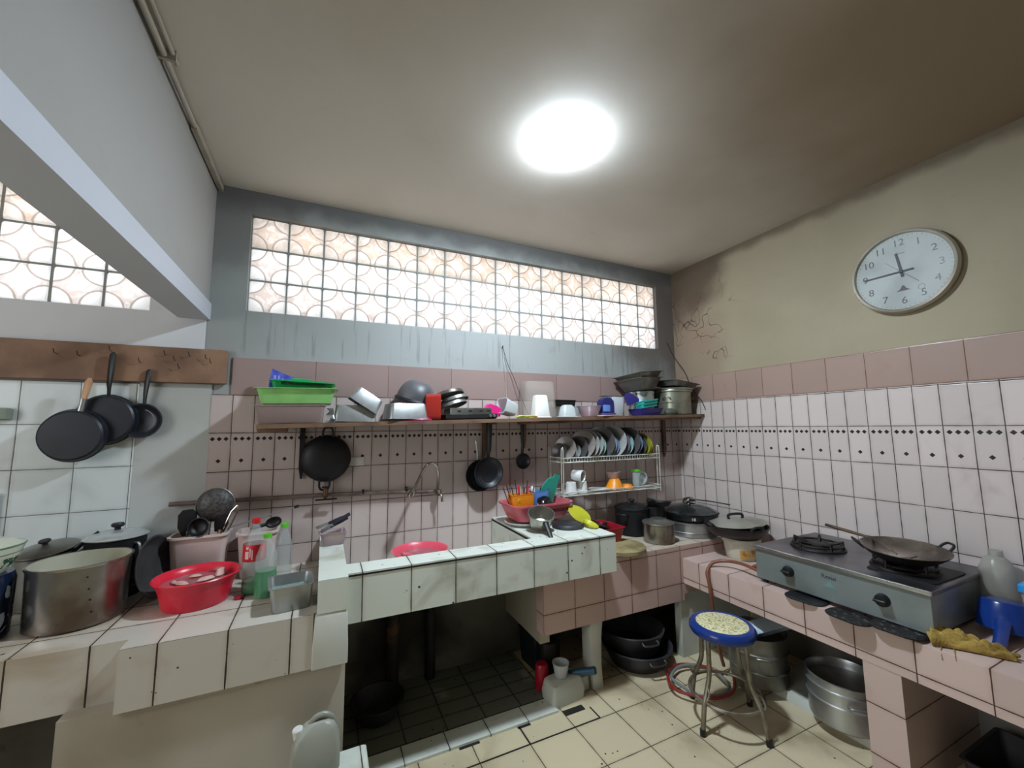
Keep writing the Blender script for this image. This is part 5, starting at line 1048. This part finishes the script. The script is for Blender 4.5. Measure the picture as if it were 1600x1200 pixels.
# ------------------------------------------------------------------ stool
t = thing('stool', 'round stool with blue rim, speckled cream seat and bent steel legs', 'stool', (1.898, 1.55, 0))
mb = MB(); mb.lathe([(0, .467), (.116, .467), (.128, .462), (.128, .457), (0, .452)], 56); seat = mk('seat', mb, S('speckled_cream_vinyl', '#d6d0a4', .45, c2='#8c8552', scale=95, lo=.53, hi=.60), t)
mb = MB(); mb.lathe([(.122, .464), (.130, .468), (.145, .464), (.156, .450), (.157, .434), (.150, .420), (.138, .416), (.11, .420), (.0, .424), (0, .44), (.12, .452)], 56); mk('seat_rim', mb, m_blue, t)
m_leg = S('dull_grey_tube', '#8f8878', .4, .6, c2='#6a5f4c', scale=14)
for k in range(4):
    a = math.radians(186+90*k)
    c_, s_ = math.cos(a), math.sin(a)
    def q(r, z, off=0): return (r*c_-off*s_, r*s_+off*c_, z)
    mb = MB(); mb.tube(smooth_path([q(.118, .42), q(.122, .36), q(.128, .25), q(.155, .18), q(.175, .14), q(.188, .08), q(.200, .012)], 4), .0115, 10); lg = mk('leg', mb, m_leg, t)
    mb = MB(); mb.lathe([(0, 0), (.014, 0), (.0135, .03), (0, .032)], 12, T(.2005*c_, .2005*s_, .0005)); mk('foot', mb, m_blackplastic, lg)
    mb = MB(); mb.tube(smooth_path([q(.176, .13), q(.185, .155, .018), q(.165, .185, .022), q(.15, .2, .0)], 4), .005, 8); mk('brace', mb, m_leg, t)
mb = MB(); mb.tube([(.17*math.cos(a*PI/24), .17*math.sin(a*PI/24), .135) for a in range(48)], .0075, 8, closed=True); mk('foot_ring', mb, m_leg, t)

# ------------------------------------------------------------------ floor, under the counters
def big_basin(label, cx, cy, zb, rb, rt, h):
    t = thing('rubber_basin', label, 'basin', (cx, cy, zb), (0, 0, 0), None)
    mb = MB(); mb.lathe([(0, 0), (rb-.01, 0), (rb, .01), (rt-.006, h-.02), (rt, h-.018), (rt+.004, h-.006), (rt, h), (rt-.008, h-.002), (rb-.006, .014), (0, .008)], 60); mk('basin_body', mb, m_rubber, t)
    for a in (262, 82):
        mb = MB(); mb.tube(smooth_path([(rt-.004, -.05, h-.02), (rt+.018, -.042, h-.03), (rt+.020, .042, h-.03), (rt-.004, .05, h-.02)]), .006, 8, R('Z', a)); mk('handle', mb, m_rubber, t)
big_basin('wide black rubber basin on the floor under the corner counter', 1.858, 2.16, .0, .165, .215, .115)
big_basin('black rubber basin stacked inside the wide one under the corner counter', 1.842, 2.19, .075, .165, .205, .135)
bx = bpy.data.objects
def steamer(label, cx, cy, zb, r, h, rings, tray=None):
    t = thing('steamer_pot', label, 'steamer', (cx, cy, zb))
    pr = [(0, 0), (r-.012, 0), (r-.004, .008)]
    z = .008
    for zr in rings: pr += [(r-.003, zr-.006), (r+.004, zr-.003), (r+.004, zr+.003), (r-.003, zr+.006)]
    pr += [(r-.003, h-.004), (r+.003, h), (r-.003, h+.002), (r-.006, h-.004), (r-.008, h-.04), (0, h-.042)]
    mb = MB(); mb.lathe(pr, 60); mk('pot_body', mb, m_alu_dark if tray else m_alu, t)
    for a in (225, 45):
        mb = MB(); mb.tube(smooth_path([(r-.003, -.035, h*.62), (r+.022, -.03, h*.66), (r+.022, .03, h*.66), (r-.003, .035, h*.62)]), .005, 8, R('Z', a)); mk('handle', mb, m_alu_dark, t)
    return t
steamer('banded aluminium steamer on the floor behind the stool', 2.31, 1.66, .046, .150, .26, (.08, .17), True)
steamer('wide banded aluminium steamer on the white plinth by the pink pillar', 2.375, 1.262, .046, .152, .205, (.105, .165))
t = thing('cake_tin', 'blue-grey square tin tilted on the steamer behind the stool', 'tin', (2.29, 1.60, .385), (152, 26, 30))
mk('tin_body', tray_mb(.09, .12, .07, .012, .002, .006, .018), S('blue_grey_tin', '#9fb0bb', .35, .6), t)
for k, (m, r_, z_, ph) in enumerate(((m_redhose, .185, .012, 0), (S('grey_hose', '#7b8180', .5), .15, .034, 40))):
    mb = MB(); cx, cy = 2.0, 1.80
    pts = [(cx+(r_+.012*math.sin(i*.7))*math.cos(math.radians(ph+i*9)), cy+(r_*.95)*math.sin(math.radians(ph+i*9)), z_+.0012*i*(k == 0)) for i in range(38)]
    mb.tube(pts, .0085, 8); solo('coiled_hose', ['dark red rubber hose coiled on the floor behind the stool', 'grey hose loop lying inside the red coil behind the stool'][k], 'hose', mb, m)
# low rough white block beside the pillar and the clutter on it
mb = MB(); mb.loft([(.105, .06, 0, .02), (.110, .062, .05, .02), (.098, .055, .10, .02), (.088, .048, .108, .02)], T(0, 0, 0), True, True, 4); mb.loft([(.06, .05, 0, .02), (.055, .045, .07, .02)], T(.125, .03, 0), True, True, 4)
solo('cement_block', 'rough white cement lump on the floor left of the pillar', 'block', mb, M_cement_white, (1.245, 2.055, .001), (0, 0, 6))
t = thing('plastic_cup', 'cloudy clear plastic cup on the white cement lump', 'cup', (1.235, 2.06, .108), (0, 0, 0))
mb = MB(); mb.lathe(pan_prof(.044, .075, .034, .0015, .003), 28); mk('cup_body', mb, m_frost, t)
t = thing('plastic_can', 'dark red plastic can standing behind the cement lump', 'can', (1.17, 2.16, .012), (0, 0, 0))
mb = MB(); mb.lathe([(0, 0), (.036, 0), (.04, .01), (.038, .12), (.03, .132), (0, .134)], 24); mk('can_body', mb, m_darkred, t)
t = thing('kettle', 'small dark pot with a looped handle behind the red can', 'pot', (1.27, 2.26, .001), (0, 0, 0))
mb = MB(); mb.lathe([(0, 0), (.055, 0), (.062, .01), (.06, .16), (.052, .2), (.02, .212), (0, .215)], 28); mk('pot_body', mb, m_iron, t)
mb = MB(); mb.tube(smooth_path([(-.05, 0, .18), (-.035, -.01, .235), (.035, -.01, .235), (.05, 0, .18)]), .004, 8); mk('handle', mb, m_iron, t)
t = thing('hand_torch', 'blue plastic tube-shaped brush handle lying across the cement lump', 'brush', (1.30, 2.07, .105), (0, 78, -38)); t.name = 'cleaning_brush'
mb = MB(); mb.tube([(0, 0, -.03), (0, 0, .05), (0, 0, .14)], [.014, .018, .021], 12); mk('handle', mb, S('petrol_blue_plastic', '#27526a', .4), t)
mb = MB(); mb.lathe([(0, .138), (.019, .14), (.016, .148), (0, .149)], 14); mk('end_cap', mb, m_blackplastic, t)
t = thing('black_bowl', 'black plastic bowl on the grimy floor under the sink, left', 'bowl', (.30, 2.33, .0125), (0, 0, 0))
mb = MB(); mb.lathe(pan_prof(.13, .09, .095, .003, .005), 36); mk('bowl_body', mb, m_rubber, t)
t = thing('soil_pipe', 'thick dark drain pipe rising to the sink, left of two', 'pipe', (.40, 2.53, .0), (0, 0, 0), 'drain pipes under the sink')
mb = MB(); mb.lathe([(0, .012), (.036, .012), (.036, .678), (0, .678)], 20); mk('pipe_run', mb, S('rusty_black_pipe', '#2a211c', .7, c2='#5a3a26', scale=7, lo=.5, hi=.6), t)
t = thing('soil_pipe', 'thick dark drain pipe rising to the sink, right of two', 'pipe', (.62, 2.535, .0), (0, 0, 0), 'drain pipes under the sink')
mb = MB(); mb.lathe([(0, .012), (.030, .012), (.030, .678), (0, .678)], 20); mk('pipe_run', mb, S('black_pipe', '#211e1c', .7), t)
t = thing('plastic_crate', 'dark blue-green plastic crate under the corner counter, left end', 'crate', (1.30, 2.42, .0), (0, 0, 4))
mk('crate_body', tray_mb(.10, .10, .20, .01, .003, .006, .02), S('dark_teal_plastic', '#141f21', .6), t)
# foreground at the bottom edge: low tiled ledge and the white jug
mb = MB(); mb.bbox(.06, 1.70, .128, .265, .22, .256, None, .006); solo('tiled_step', 'low white-tiled block at the bottom edge below the sink', 'block', mb, M_sink_tile)
t = thing('plastic_jug', 'white plastic jerrycan with a moulded handle at the bottom edge', 'jug', (.012, 1.755, .2565), (0, 0, 0))
mb = MB(); mb.loft([(.078, .045, 0, .02), (.082, .048, .01, .02), (.082, .048, .08, .02), (.07, .04, .13, .02), (.05, .03, .155, .02), (.03, .022, .165, .018)], None, True, True, 5, [(0, 0), (0, 0), (0, 0), (.004, 0), (.01, 0), (.012, 0)]); mk('jug_body', mb, S('milky_plastic', '#989a8e', .45), t)
mb = MB(); mb.lathe([(0, .0), (.018, 0), (.018, .028), (.015, .032), (0, .032)], 18, T(-.055, 0, .125) @ R('Y', -12)); mk('cap', mb, m_whitepl, t)
mb = MB(); mb.tube(smooth_path([(-.03, 0, .128), (-.012, 0, .168), (.02, 0, .18), (.05, 0, .165), (.07, 0, .12)]), .010, 10); mk('handle', mb, S('milky_plastic_dark', '#8b8d82', .4), t)
# black clutter low in the right bay
t = thing('plastic_crate', 'black plastic crate in the dark bay right of the pink pillar', 'crate', (2.50, .62, .0), (0, 0, 0))
mk('crate_body', tray_mb(.18, .22, .17, .02, .004, .008, .02), m_rubber, t)
